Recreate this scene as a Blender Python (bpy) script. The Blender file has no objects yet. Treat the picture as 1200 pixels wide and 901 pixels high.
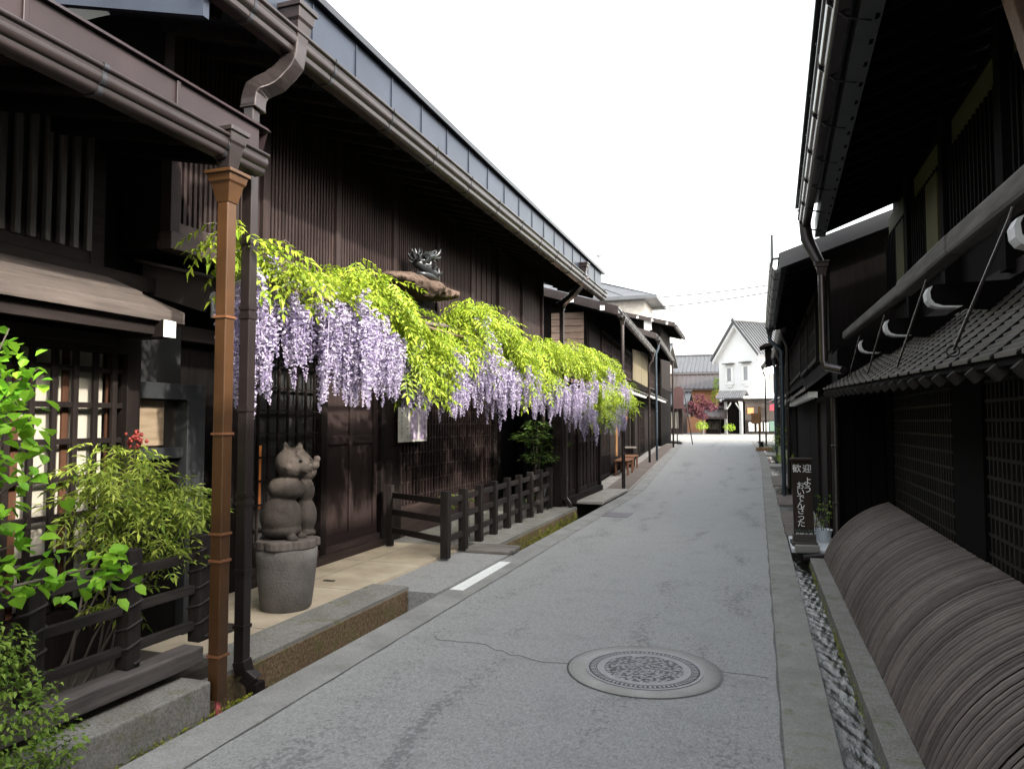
import bpy, bmesh, math, random
import numpy as np
from mathutils import Vector, Matrix, Euler
random.seed(7); RNG = np.random.default_rng(7)
R = math.radians
SC = bpy.context.scene
COL = SC.collection

# ------------------------------------------------------------------ camera, sky, sun, exposure
cam_d = bpy.data.cameras.new('camera')
cam = bpy.data.objects.new('camera', cam_d); COL.objects.link(cam)
cam_d.sensor_width = 36.0; cam_d.lens = 36.0*850/1200
cam_d.clip_start = 0.05; cam_d.clip_end = 2000
cam.location = (0, 0, 1.7)
cam.rotation_euler = (R(90)+math.atan(43.5/850), 0, math.atan(288/850))
SC.camera = cam

SUN_AZ = 112.0      # clockwise from +Y (+Y runs up the street, +X is the right-hand houses)
SUN_EL = 34.0
world = bpy.data.worlds.new('World'); SC.world = world; world.use_nodes = True
wn = world.node_tree.nodes; wl = world.node_tree.links
bg = wn['Background']
sky = wn.new('ShaderNodeTexSky'); sky.sky_type = 'NISHITA'; sky.sun_disc = False
sky.sun_elevation = R(SUN_EL); sky.sun_rotation = R(SUN_AZ)
sky.air_density = 2.0; sky.dust_density = 7.0; sky.ozone_density = 0.6; sky.altitude = 500
hs = wn.new('ShaderNodeHueSaturation'); hs.inputs['Saturation'].default_value = 0.30
wl.new(sky.outputs[0], hs.inputs['Color']); wl.new(hs.outputs[0], bg.inputs['Color'])
bg.inputs['Strength'].default_value = 0.15
sun_d = bpy.data.lights.new('sun', 'SUN'); sun = bpy.data.objects.new('sun', sun_d); COL.objects.link(sun)
sun_d.energy = 2.0; sun_d.angle = R(1.5); sun_d.color = (1.0, 0.93, 0.82)
_sd = Vector((math.sin(R(SUN_AZ))*math.cos(R(SUN_EL)), math.cos(R(SUN_AZ))*math.cos(R(SUN_EL)), math.sin(R(SUN_EL))))
sun.rotation_euler = _sd.to_track_quat('Z', 'Y').to_euler(); sun.location = (20, -10, 30)
vs = SC.view_settings
vs.view_transform = 'Standard'; vs.look = 'None'; vs.gamma = 1.0; vs.use_curve_mapping = False
vs.exposure = 2.55
SC.cycles.max_bounces = 8; SC.cycles.transparent_max_bounces = 6

# ------------------------------------------------------------------ materials
def lin(c):
    return tuple(((v/255)/12.92 if v/255 <= .04045 else (((v/255)+.055)/1.055)**2.4) for v in c)
MATS = {}
def nt(name):
    m = bpy.data.materials.new(name); m.use_nodes = True; MATS[name] = m
    n = m.node_tree.nodes; return m, n, m.node_tree.links, n['Principled BSDF']
def mixc(n, l, fac, a, b, blend='MIX'):
    x = n.new('ShaderNodeMix'); x.data_type = 'RGBA'; x.blend_type = blend
    for s, v in ((0, fac), (6, a), (7, b)):
        if hasattr(v, 'links'): l.new(v, x.inputs[s])
        elif s == 0: x.inputs[0].default_value = v
        else: x.inputs[s].default_value = (*v[:3], 1)
    return x.outputs[2]
def noise(n, l, vec, scale, detail=4, rough=.55):
    t = n.new('ShaderNodeTexNoise'); t.inputs['Scale'].default_value = scale
    t.inputs['Detail'].default_value = detail; t.inputs['Roughness'].default_value = rough
    l.new(vec, t.inputs['Vector']); return t.outputs['Fac']
def ramp(n, l, fac, p0, p1, c0=(0, 0, 0), c1=(1, 1, 1)):
    r = n.new('ShaderNodeValToRGB'); r.color_ramp.elements[0].position = p0; r.color_ramp.elements[1].position = p1
    r.color_ramp.elements[0].color = (*c0, 1); r.color_ramp.elements[1].color = (*c1, 1)
    l.new(fac, r.inputs[0]); return r.outputs[0]
def coords(n, l, sc=(1, 1, 1)):
    t = n.new('ShaderNodeTexCoord'); m = n.new('ShaderNodeMapping'); m.inputs['Scale'].default_value = sc
    l.new(t.outputs['Object'], m.inputs['Vector']); return m.outputs[0]
def bump(n, l, h, bs, strength=.3, dist=.01):
    b = n.new('ShaderNodeBump'); b.inputs['Strength'].default_value = strength; b.inputs['Distance'].default_value = dist
    l.new(h, b.inputs['Height']); l.new(b.outputs[0], bs.inputs['Normal'])
def wood(name, c0, c1, grain='z', rough=.6, sc=1.0, island=.5, bs_=.3, spec=.12):
    m, n, l, b = nt(name)
    s = {'z': (9, 9, .7), 'y': (9, .7, 9), 'x': (.7, 9, 9)}[grain]
    v = coords(n, l, tuple(k*sc for k in s))
    f = noise(n, l, v, 3.0, 6, .65)
    col = mixc(n, l, ramp(n, l, f, .25, .75), c0, c1)
    w = noise(n, l, coords(n, l), 1.7, 3)
    col = mixc(n, l, ramp(n, l, w, .35, .75, (.55, .55, .55), (1.15, 1.15, 1.15)), (0, 0, 0), col, 'MIX') if False else mixc(n, l, .8, col, ramp(n, l, w, .3, .75, (.5, .5, .5), (1, 1, 1)), 'MULTIPLY')
    if island:
        g = n.new('ShaderNodeNewGeometry')
        col = mixc(n, l, island, col, ramp(n, l, g.outputs['Random Per Island'], 0, 1, (.45, .45, .47), (1, 1, 1)), 'MULTIPLY')
    l.new(col, b.inputs['Base Color']); b.inputs['Roughness'].default_value = rough
    b.inputs['Specular IOR Level'].default_value = spec
    bump(n, l, f, b, bs_, .006)
    return m
def plain(name, c, rough=.6, metal=0, var=.35, sc=6, bs_=.1, spec=.5, c2=None, bsc=40, bd=.004):
    m, n, l, b = nt(name)
    v = coords(n, l); f = noise(n, l, v, sc, 6, .6)
    c2 = c2 or tuple(k*(1-var) for k in c)
    col = mixc(n, l, ramp(n, l, f, .3, .7), c2, c)
    l.new(col, b.inputs['Base Color']); b.inputs['Roughness'].default_value = rough; b.inputs['Metallic'].default_value = metal
    b.inputs['Specular IOR Level'].default_value = spec
    if bs_: bump(n, l, noise(n, l, v, bsc, 4), b, bs_, bd)
    return m
def leafmat(name, c0, c1, trans=.35, rough=.45, c2=None):
    m, n, l, b = nt(name)
    g = n.new('ShaderNodeNewGeometry')
    col = mixc(n, l, g.outputs['Random Per Island'], c0, c1)
    w = noise(n, l, coords(n, l), 3.0, 2)
    if c2: col = mixc(n, l, ramp(n, l, w, .45, .7), col, c2)
    l.new(col, b.inputs['Base Color']); b.inputs['Roughness'].default_value = rough
    b.inputs['Specular IOR Level'].default_value = .2
    t = n.new('ShaderNodeBsdfTranslucent'); l.new(col, t.inputs['Color'])
    ms = n.new('ShaderNodeMixShader'); ms.inputs[0].default_value = trans
    l.new(b.outputs[0], ms.inputs[1]); l.new(t.outputs[0], ms.inputs[2])
    l.new(ms.outputs[0], n['Material Output'].inputs['Surface'])
    return m

DW = wood('dark_wood', (.007, .0054, .005), (.021, .0155, .014), 'z', .75, spec=.08)
DWH = wood('dark_wood_along', (.008, .0062, .006), (.024, .018, .0165), 'y', .75, spec=.08)
BW = wood('brown_wood', (.016, .0108, .0104), (.040, .027, .0255), 'z', .65, spec=.12)
BWH = wood('brown_wood_along', (.026, .018, .0165), (.062, .043, .040), 'y', .6, spec=.15)
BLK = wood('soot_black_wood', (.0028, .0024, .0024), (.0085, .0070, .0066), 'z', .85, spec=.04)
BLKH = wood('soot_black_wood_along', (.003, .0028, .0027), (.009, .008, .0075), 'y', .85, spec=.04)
GW = wood('grey_weathered_wood', (.10, .085, .075), (.24, .21, .185), 'y', .75)
GWX = wood('grey_weathered_plank', (.16, .14, .125), (.30, .27, .245), 'x', .8)
PENTW = wood('weathered_brown_board', (.044, .036, .032), (.105, .087, .078), 'y', .75)
SLW = wood('split_slat_wood', (.140, .114, .100), (.215, .180, .160), 'x', .75, island=.9, spec=.12)
FEN = wood('charred_fence_wood', (.014, .011, .0105), (.040, .033, .030), 'z', .75)
FENH = wood('charred_fence_rail', (.018, .015, .014), (.055, .046, .043), 'y', .75)
SILL = wood('grey_sill_wood', (.06, .053, .05), (.20, .175, .165), 'y', .75)
OCH = wood('orange_brown_wood', (.20, .10, .045), (.42, .23, .11), 'z', .5)
BEN = wood('bench_wood', (.16, .07, .04), (.32, .16, .09), 'y', .55)
COPP = plain('brown_enamel_metal', (.054, .0245, .0085), .42, 0, .45, 3, .05, .35)
BRZ = plain('dark_bronze_metal', (.024, .018, .0175), .34, .3, .35, 4, .04, .35)
BRZ2 = plain('maroon_metal', (.021, .0135, .0145), .46, .1, .4, 2.5, .05, .25)
GUT = plain('grey_brown_gutter', (.060, .049, .048), .26, .7, .35, 5, .03, .45)
FASC = plain('blue_grey_metal', (.030, .036, .052), .38, .5, .3, 2.2, .05, .4)
DGUT = plain('black_gutter_metal', (.020, .020, .023), .35, .3, .3, 3, .03, .5)
BLUP = plain('dark_blue_pipe', (.030, .042, .055), .35, .2, .2, 3, .02, .5)
ROOFM = plain('grey_sheet_roof', (.10, .105, .115), .45, .4, .25, 1.5, .05, .5)
TILE = plain('weathered_roof_tile', (.060, .049, .045), .55, 0, .6, 7, .25, .4)
TILE2 = plain('grey_roof_tile', (.062, .064, .070), .5, 0, .4, 3, .2, .5)
STONE = plain('carved_stone', (.070, .058, .050), .8, 0, .6, 8, .45, .2, bsc=55, bd=.01)
POT = plain('rough_stone_jar', (.160, .147, .138), .88, 0, .5, 3.2, .6, .2, bsc=55, bd=.014)
SLABW = wood('weathered_stump_wood', (.09, .075, .068), (.22, .19, .17), 'z', .8)
PLASTER = plain('white_plaster', (.66, .66, .655), .7, 0, .06, 2, .04, .3)
OCHRE = plain('ochre_plaster', (.095, .08, .05), .85, 0, .15, 2, .1, .2)
DOCHRE = plain('dim_olive_plaster', (.05, .047, .018), .85, 0, .2, 2, .1, .2)
TERRA = plain('orange_clay_wall', (.42, .21, .12), .85, 0, .2, 2, .1, .2)
WHITE = plain('white_paint', (.78, .78, .76), .55, 0, .12, 8, .05, .4)
CREAM = plain('cream_paper', (.27, .25, .21), .8, 0, .12, 3, .03, .2)
GREENM = plain('green_frame_paint', (.10, .17, .13), .5)
REDM = plain('red_cloth', (.35, .03, .05), .8)
ROPE = plain('dark_rope', (.022, .018, .016), .9, 0, .4, 30, .4)
PVC = plain('grey_plastic_pipe', (.30, .29, .32), .4, 0, .15, 4, .02, .5)
BOWL = plain('pale_blue_pot', (.62, .68, .74), .4, 0, .1, 4, .02, .5)
IRON = plain('dark_iron', (.035, .033, .034), .5, .6, .4, 12, .1, .5)
CABLE = plain('black_cable', (.02, .02, .02), .6)
INNER = plain('dark_interior', (.007, .007, .007), .9, bs_=0)
REDLF = leafmat('red_berries', (.07, .010, .009), (.19, .03, .022), .1)
def glassmat(name, c, rough=.05):
    m, n, l, b = nt(name); b.inputs['Base Color'].default_value = (*c, 1); b.inputs['Roughness'].default_value = rough
    b.inputs['Specular IOR Level'].default_value = .6; return m
GLASS = glassmat('dark_window_glass', (.016, .014, .012), .12)
def glowmat(name, c, s):
    m, n, l, b = nt(name); b.inputs['Base Color'].default_value = (*c, 1)
    b.inputs['Emission Color'].default_value = (*c, 1); b.inputs['Emission Strength'].default_value = s; return m
GLOW = glowmat('orange_glow', (.45, .15, .04), .016)  # emissive orange for the lit door pane and the added glow strip

LEAF_W = leafmat('wisteria_leaf', (.115, .19, .014), (.32, .385, .040), .42)
LEAF_N = leafmat('nandina_leaf', (.085, .15, .018), (.36, .42, .075), .35)
LEAF_V = leafmat('round_bright_leaf', (.10, .27, .018), (.24, .43, .035), .45)
LEAF_B = leafmat('small_bush_leaf', (.085, .16, .022), (.22, .31, .05), .35)
LEAF_D = leafmat('dark_evergreen_leaf', (.028, .06, .012), (.08, .13, .025), .25)
LEAF_R = leafmat('maple_red_leaf', (.065, .016, .025), (.14, .050, .064), .3)
LEAF_Y = leafmat('yellow_green_leaf', (.18, .30, .03), (.34, .44, .06), .4)
PETAL = leafmat('wisteria_petal', (.20, .155, .30), (.55, .51, .595), .30, .6)
BARK = plain('grey_bark', (.085, .068, .055), .85, 0, .45, 10, .5, bsc=30, bd=.01)
MOSS = leafmat('moss', (.10, .13, .012), (.26, .26, .03), .1, .9)

# road, concrete
def road_mat():
    m, n, l, b = nt('weathered_asphalt')
    v = coords(n, l)
    fine = noise(n, l, v, 190, 3, .7); mid = noise(n, l, v, 22, 5, .65); big = noise(n, l, v, .9, 4, .6)
    grit = noise(n, l, coords(n, l, (1, .55, 1)), 70, 3, .8)
    col = mixc(n, l, ramp(n, l, fine, .3, .72), (.165, .163, .158), (.45, .446, .432))
    col = mixc(n, l, 1.0, col, ramp(n, l, grit, .30, .66, (.50, .50, .50), (1.12, 1.12, 1.12)), 'MULTIPLY')
    col = mixc(n, l, 1.0, col, ramp(n, l, noise(n, l, coords(n, l, (1, .5, 1)), 27, 5, .75), .34, .60, (.78, .78, .77), (1.04, 1.04, 1.04)), 'MULTIPLY')
    col = mixc(n, l, ramp(n, l, big, .3, .72, (.72, .72, .72), (0, 0, 0)), col, mixc(n, l, .5, col, (.24, .24, .235)), 'MIX')
    # worn dark flakes where wheels and run-off have stripped the binder: long lanes along the street
    sx = n.new('ShaderNodeSeparateXYZ'); l.new(v, sx.inputs[0])
    wob = noise(n, l, coords(n, l, (.6, .5, 1)), 1.3, 3, .5)
    def math_(op, a, b_):
        q = n.new('ShaderNodeMath'); q.operation = op; q.use_clamp = False
        for k, t in enumerate((a, b_)):
            if hasattr(t, 'links'): l.new(t, q.inputs[k])
            else: q.inputs[k].default_value = t
        return q.outputs[0]
    xs = math_('ADD', sx.outputs[0], math_('MULTIPLY', math_('SUBTRACT', wob, .5), .9))
    lanes = None
    for c, w in ((-2.35, .55), (-.22, .50), (-.85, .22), (-1.75, .18)):
        g_ = math_('MAXIMUM', math_('SUBTRACT', 1.0, math_('DIVIDE', math_('ABSOLUTE', math_('SUBTRACT', xs, c), 0), w)), 0.0)
        lanes = g_ if lanes is None else math_('MAXIMUM', lanes, g_)
    patch = ramp(n, l, noise(n, l, coords(n, l, (1, .35, 1)), 1.4, 4, .6), .40, .62)
    lanes = math_('MULTIPLY', lanes, patch)
    fl = noise(n, l, coords(n, l, (1, .8, 1)), 26, 8, .72)
    thr = math_('SUBTRACT', .625, math_('MULTIPLY', lanes, .20))
    mask = math_('MINIMUM', math_('MAXIMUM', math_('MULTIPLY', math_('SUBTRACT', fl, thr), 22.0), 0.0), 1.0)
    col = mixc(n, l, math_('MULTIPLY', mask, .50), col, (.070, .071, .074))
    stain = noise(n, l, v, 3.1, 6, .7)
    col = mixc(n, l, ramp(n, l, stain, .52, .78, (0, 0, 0), (.35, .35, .35)), col, (.095, .096, .098))
    l.new(col, b.inputs['Base Color']); b.inputs['Roughness'].default_value = .82; b.inputs['Specular IOR Level'].default_value = .3
    bump(n, l, fine, b, .5, .006); return m
ROAD = road_mat()
def conc(name, c0, c1, moss=0.0, fine_sc=120, bs_=.35):
    m, n, l, b = nt(name); v = coords(n, l)
    f = noise(n, l, v, fine_sc, 4, .7); g = noise(n, l, v, 2.3, 6, .65)
    col = mixc(n, l, ramp(n, l, f, .3, .7), c0, c1)
    col = mixc(n, l, .75, col, ramp(n, l, g, .3, .7, (.52, .50, .47), (1, 1, 1)), 'MULTIPLY')
    if moss:
        k = noise(n, l, v, 5.5, 6, .7)
        col = mixc(n, l, ramp(n, l, k, .60-moss*.3, .80-moss*.2), col, (.085, .095, .022))
    l.new(col, b.inputs['Base Color']); b.inputs['Roughness'].default_value = .88; b.inputs['Specular IOR Level'].default_value = .25
    bump(n, l, f, b, bs_, .008); return m
CONC = conc('road_edge_concrete', (.17, .168, .16), (.34, .335, .325), .05)
KERBC = conc('mossy_kerb_concrete', (.16, .158, .145), (.31, .305, .285), .2)
GRAN = conc('rough_granite', (.13, .125, .115), (.30, .29, .27), .22, 60, .8)
PEBB = conc('pebbled_gutter_face', (.06, .036, .018), (.26, .18, .11), .35, 38, 1.0)
BEIGE = conc('beige_pavement', (.40, .335, .245), (.52, .45, .345), 0, 150, .15)
PALEC = conc('pale_slab', (.24, .225, .205), (.36, .345, .32), .02, 90, .3)
GROUND = conc('packed_earth', (.10, .09, .08), (.18, .165, .15), .1)
WHITEP = plain('worn_white_paint', (.72, .72, .70), .7, 0, .25, 30, .1)
def water_mat():
    m, n, l, b = nt('running_water'); v = coords(n, l, (1.0, .45, 1))
    b.inputs['Base Color'].default_value = (.012, .013, .010, 1); b.inputs['Roughness'].default_value = .16
    b.inputs['Specular IOR Level'].default_value = .8
    h = noise(n, l, v, 15, 6, .7); bump(n, l, h, b, .5, .03)
    pale_streaks = noise(n, l, coords(n, l, (1, .4, 1)), 34, 6, .7)  # pale streaks mixed into the near-black water colour
    col = mixc(n, l, ramp(n, l, pale_streaks, .64, .70), (.006, .006, .004), (.30, .30, .32))
    l.new(col, b.inputs['Base Color']); return m
WATER = water_mat()

# ------------------------------------------------------------------ mesh helpers
ORG = {}
class MB:
    def __init__(s): s.v = []; s.f = []; s.sm = []
    def add(s, vs_, fs, smooth=False):
        o = len(s.v); s.v += [tuple(p) for p in vs_]; s.f += [tuple(i+o for i in f) for f in fs]; s.sm += [smooth]*len(fs); return s
    def box(s, x0, x1, y0, y1, z0, z1):
        x0, x1 = sorted((x0, x1)); y0, y1 = sorted((y0, y1)); z0, z1 = sorted((z0, z1))
        return s.add([(x0,y0,z0),(x1,y0,z0),(x1,y1,z0),(x0,y1,z0),(x0,y0,z1),(x1,y0,z1),(x1,y1,z1),(x0,y1,z1)],
                     [(0,3,2,1),(4,5,6,7),(0,1,5,4),(1,2,6,5),(2,3,7,6),(3,0,4,7)])
    def beam(s, p, q, w, h, up=(0, 0, 1)):
        p = Vector(p); q = Vector(q); d = (q-p).normalized(); u = Vector(up)
        a = d.cross(u).normalized()*w/2; b = a.cross(d).normalized()*h/2
        return s.add([p-a-b, p+a-b, p+a+b, p-a+b, q-a-b, q+a-b, q+a+b, q-a+b],
                     [(0,3,2,1),(4,5,6,7),(0,1,5,4),(1,2,6,5),(2,3,7,6),(3,0,4,7)])
    def tube(s, pts, r, n=10, cap=True):
        pts = [Vector(p) for p in pts]; k = len(pts); rs = r if hasattr(r, '__len__') else [r]*k
        vs_ = []; prev = None
        for i, p in enumerate(pts):
            d = (pts[min(i+1, k-1)]-pts[max(i-1, 0)]).normalized()
            ref = Vector((0, 0, 1)) if abs(d.z) < .9 else Vector((1, 0, 0))
            a = d.cross(ref).normalized() if prev is None else (prev - d*prev.dot(d)).normalized()
            prev = a; b = d.cross(a)
            vs_ += [p+(a*math.cos(t)+b*math.sin(t))*rs[i] for t in [2*math.pi*j/n for j in range(n)]]
        fs = [(i*n+j, i*n+(j+1) % n, (i+1)*n+(j+1) % n, (i+1)*n+j) for i in range(k-1) for j in range(n)]
        s.add(vs_, fs, True)
        if cap:
            s.add(vs_[:n], [tuple(range(n))[::-1]]); s.add(vs_[-n:], [tuple(range(n))])
        return s
    def lathe(s, prof, c=(0, 0, 0), n=28, smooth=True):
        vs_ = [(c[0]+r*math.cos(2*math.pi*j/n), c[1]+r*math.sin(2*math.pi*j/n), c[2]+z) for r, z in prof for j in range(n)]
        fs = [(i*n+j, i*n+(j+1) % n, (i+1)*n+(j+1) % n, (i+1)*n+j) for i in range(len(prof)-1) for j in range(n)]
        s.add(vs_, fs, smooth); s.add(vs_[:n], [tuple(range(n))[::-1]]); s.add(vs_[-n:], [tuple(range(n))]); return s
    def prism(s, poly, axis, a, b, poly2=None):
        def P(p, t): return {'y': (p[0], t, p[1]), 'x': (t, p[0], p[1]), 'z': (p[0], p[1], t)}[axis]
        n = len(poly); vs_ = [P(p, a) for p in poly]+[P(p, b) for p in (poly2 or poly)]
        return s.add(vs_, [(i, (i+1) % n, n+(i+1) % n, n+i) for i in range(n)]+[tuple(range(n))[::-1], tuple(range(n, 2*n))])
    def ball(s, c, r, n=14, m=10, jit=0):
        rx, ry, rz = r if hasattr(r, '__len__') else (r, r, r); vs_ = []
        for i in range(m+1):
            t = math.pi*i/m
            for j in range(n):
                k = 1+random.uniform(-jit, jit)
                vs_.append((c[0]+rx*k*math.sin(t)*math.cos(2*math.pi*j/n), c[1]+ry*k*math.sin(t)*math.sin(2*math.pi*j/n), c[2]+rz*k*math.cos(t)))
        return s.add(vs_, [(i*n+j, (i+1)*n+j, (i+1)*n+(j+1) % n, i*n+(j+1) % n) for i in range(m) for j in range(n)], True)
    def mesh(s, name, inv=None):
        me = bpy.data.meshes.new(name)
        vs_ = s.v if inv is None else [tuple(inv @ Vector(p)) for p in s.v]
        me.from_pydata(vs_, [], s.f); me.polygons.foreach_set('use_smooth', s.sm)
        bm = bmesh.new(); bm.from_mesh(me); bmesh.ops.recalc_face_normals(bm, faces=bm.faces); bm.to_mesh(bm and me); bm.free()
        me.update(); return me
    def mark(s): s.__dict__.setdefault('mk', []).append((len(s.v), len(s.f))); return s
    def split(s, name, mat, parent, bev=0, local=False):
        v0 = f0 = 0; out = []
        for v1, f1 in s.mk:
            if f1 > f0:
                c = MB(); c.v = s.v[v0:v1]; c.f = [tuple(i-v0 for i in f) for f in s.f[f0:f1]]; c.sm = s.sm[f0:f1]
                out.append(c.build(name, mat, parent, bev, local))
            v0, f0 = v1, f1
        return out
    def build(s, name, mat, parent=None, bev=0, local=False, smooth=None):
        inv = None
        if parent is not None and not local: inv = ORG[parent.name].inverted()
        me = s.mesh(name, inv); me.materials.append(mat)
        o = bpy.data.objects.new(name, me); COL.objects.link(o)
        if parent is not None:
            o.parent = parent; ORG[o.name] = ORG[parent.name].copy()
        else: ORG[o.name] = Matrix.Identity(4)
        if bev:
            b = o.modifiers.new('bevel', 'BEVEL'); b.width = bev; b.segments = 2; b.limit_method = 'ANGLE'; b.angle_limit = R(40)
        return o
def raw(name, v, f, mat, parent=None, smooth=False):
    me = bpy.data.meshes.new(name); me.from_pydata(v, [], f); me.materials.append(mat)
    if smooth: me.polygons.foreach_set('use_smooth', [True]*len(f))
    o = bpy.data.objects.new(name, me); COL.objects.link(o)
    if parent is not None:
        o.parent = parent; ORG[o.name] = ORG[parent.name].copy(); 
    else: ORG[o.name] = Matrix.Identity(4)
    return o
def tag(o, label=None, cat=None, group=None, kind=None):
    if label: o['label'] = label
    if cat: o['category'] = cat
    if group: o['group'] = group
    if kind: o['kind'] = kind
    return o
def thing(name, label, cat, loc=(0, 0, 0), rz=0.0, group=None):
    o = bpy.data.objects.new(name, None); COL.objects.link(o); o.empty_display_size = .2
    o.location = loc; o.rotation_euler = (0, 0, rz)
    ORG[o.name] = Matrix.Translation(loc) @ Matrix.Rotation(rz, 4, 'Z')
    return tag(o, label, cat, group)
def copy_tree(o, loc, rz=0.0, label=None, parent=None):
    c = o.copy(); COL.objects.link(c)
    if parent is None:
        c.location = loc; c.rotation_euler = (0, 0, rz)
        if label: c['label'] = label
    else: c.parent = parent
    for ch in o.children: copy_tree(ch, None, 0, None, c)
    return c
def bake(o):
    dg = bpy.context.evaluated_depsgraph_get(); me = bpy.data.meshes.new_from_object(o.evaluated_get(dg))
    return me
def struct(o): o['kind'] = 'structure'; return o

# ground level: the street climbs a little beyond the gate and bends left
def gz(y):
    if y < 18: return 0.0
    if y < 45: return .02*(y-18)
    return .54+.004*(y-45)
def Lx(y): return -3.0 if y < 18 else -3.0-.055*(y-18)
def Rx(y): return .10 if y < 24 else .10-.0011*(y-24)**2

# ------------------------------------------------------------------ setting
def strip(name, xl, xr, top, ys, mat, bot=None):
    m = MB(); vs_ = []; fs = []
    for y in ys:
        a, b, t = xl(y), xr(y), top(y)
        vs_ += [(a, y, t), (b, y, t)]
        if bot is not None: vs_ += [(a, y, bot(y)), (b, y, bot(y))]
    k = 2 if bot is None else 4
    for i in range(len(ys)-1):
        p = i*k; q = p+k
        fs.append((p, p+1, q+1, q))
        if bot is not None: fs += [(p, q, q+2, p+2), (p+1, p+3, q+3, q+1)]
    if bot is not None:
        fs += [(0, 2, 3, 1)]; e = (len(ys)-1)*4; fs += [(e, e+1, e+3, e+2)]
    m.add(vs_, fs); return struct(m.build(name, mat))
YS = [-6, 0, 6, 12, 18]+[18+2.25*i for i in range(1, 13)]
gm = MB(); gy = [-400, -20, 18, 30, 45, 70, 120, 400, 1500]
gm.add([(x, y, gz(min(y, 120))-.46) for y in gy for x in (-800, 800)], [(2*i, 2*i+1, 2*i+3, 2*i+2) for i in range(len(gy)-1)])
struct(gm.build('ground', GROUND))
strip('road', lambda y: Lx(y)+.001, Rx, lambda y: gz(y), YS, ROAD, lambda y: gz(y)-.44)
pl = MB(); pys = [45, 50, 60, 72, 90]
pl.add([(x, y, gz(y)-.002) for y in pys for x in (-40, 30)], [(2*i, 2*i+1, 2*i+3, 2*i+2) for i in range(4)])
struct(pl.build('crossing_road', conc('crossing_asphalt', (.13, .13, .128), (.22, .218, .21), 0)))  # crossing surface has its own grey asphalt tone
strip('road_edge_concrete', lambda y: Lx(y)+.003, lambda y: Lx(y)+.30, lambda y: gz(y)+.004, YS, CONC)
strip('gutter_channel', lambda y: Lx(y)-.34, lambda y: Lx(y)+.002, lambda y: gz(y)-.26, YS, KERBC)
SEAM = plain('dirty_seam', (.12, .118, .11), .9, 0, .5, 20, .2)
strip('road_seam', lambda y: Rx(y)-.012+.006*math.sin(y*7), lambda y: Rx(y)+.0015, lambda y: gz(y)+.0025, [-6+.25*i for i in range(206)], SEAM)
strip('road_seam', lambda y: Lx(y)+.30+.004*math.sin(y*5), lambda y: Lx(y)+.312+.006*math.sin(y*9+1), lambda y: gz(y)+.0045, [-6+.25*i for i in range(206)], SEAM)
# right-hand kerb strip, stream and its far wall
strip('kerb_strip', lambda y: Rx(y)+.002, lambda y: Rx(y)+.27, lambda y: gz(y)+.012, YS, KERBC, lambda y: gz(y)-.44)
wm = MB(); NY = 900; NX = 22
_ph = RNG.uniform(0, 6.28, 14); _kx = RNG.normal(0, 46, 14); _ky = RNG.normal(0, 30, 14)+RNG.choice([-14, 14], 14)
for i in range(NY+1):
    y = -2+12.2*i/NY
    for j in range(NX+1):
        x = .30+.38*j/NX; h = 0.0
        for a in range(14): h += math.sin(_kx[a]*x+_ky[a]*y+_ph[a]+1.3*math.sin(3.1*y+a))
        wm.v.append((x, y, -.105+.0015*h))
wm.f = [(i*(NX+1)+j, i*(NX+1)+j+1, (i+1)*(NX+1)+j+1, (i+1)*(NX+1)+j) for i in range(NY) for j in range(NX)]; wm.sm = [True]*len(wm.f)
struct(wm.build('stream_water', WATER))
strip('far_stream_water', lambda y: Rx(y)+.2, lambda y: Rx(y)+.68, lambda y: gz(y)-.24, [10, 18, 24, 30, 36, 42], WATER)
strip('stream_wall', lambda y: .575, lambda y: .735, lambda y: .035, [-4, 9.85], GRAN, lambda y: -.44)
strip('stone_footing', lambda y: .737, lambda y: 1.6, lambda y: .0, [-4, 9.85], GROUND, lambda y: -.44)
strip('right_footpath', lambda y: Rx(y)+.66, lambda y: 2.0, lambda y: gz(y)+.02, [9.9, 18, 22, 26, 30, 35, 40, 46], KERBC, lambda y: gz(y)-.44)
# left-hand pavement
strip('granite_kerb', lambda y: -3.70, lambda y: -3.30, lambda y: .075, [3.56, 6.55], GRAN, lambda y: -.44)
strip('granite_kerb', lambda y: -3.72, lambda y: -3.30, lambda y: .075, [9.15, 13.6], GRAN, lambda y: -.44)
strip('pebbled_gutter_face', lambda y: -3.305, lambda y: -3.285, lambda y: .045, [3.60, 6.5], PEBB, lambda y: -.3)
strip('pebbled_gutter_face', lambda y: -3.305, lambda y: -3.285, lambda y: .03, [9.2, 13.55], PEBB, lambda y: -.3)
strip('asphalt_apron', lambda y: -3.70, lambda y: -3.001, lambda y: .03, [6.55, 9.15], ROAD, lambda y: -.44)
strip('beige_pavement', lambda y: -5.2, lambda y: -3.701, lambda y: .06, [3.9, 8.95], BEIGE, lambda y: -.44)
strip('grey_pavement', lambda y: -5.2, lambda y: -3.721, lambda y: .052, [8.95, 17.5], KERBC, lambda y: -.44)
strip('grey_pavement', lambda y: Lx(y)-2.6, lambda y: Lx(y)-.002, lambda y: gz(y)+.03, [17.5, 18, 24, 30, 36, 41], PALEC, lambda y: gz(y)-.44)
strip('brick_strip', lambda y: Lx(y)-.62, lambda y: Lx(y)-.05, lambda y: gz(y)+.034, [17.6, 18, 24, 30, 36, 40.5], conc('worn_brick_strip', (.10, .08, .07), (.20, .165, .145), 0, 60, .3))
jm = MB()
for y in (4.9, 6.3, 7.65): jm.box(-4.85, -3.70, y, y+.008, .0605, .0615)
jm.box(-4.4, -4.39, 3.9, 8.9, .0605, .0615)
struct(jm.build('pavement_joint', KERBC))
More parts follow.
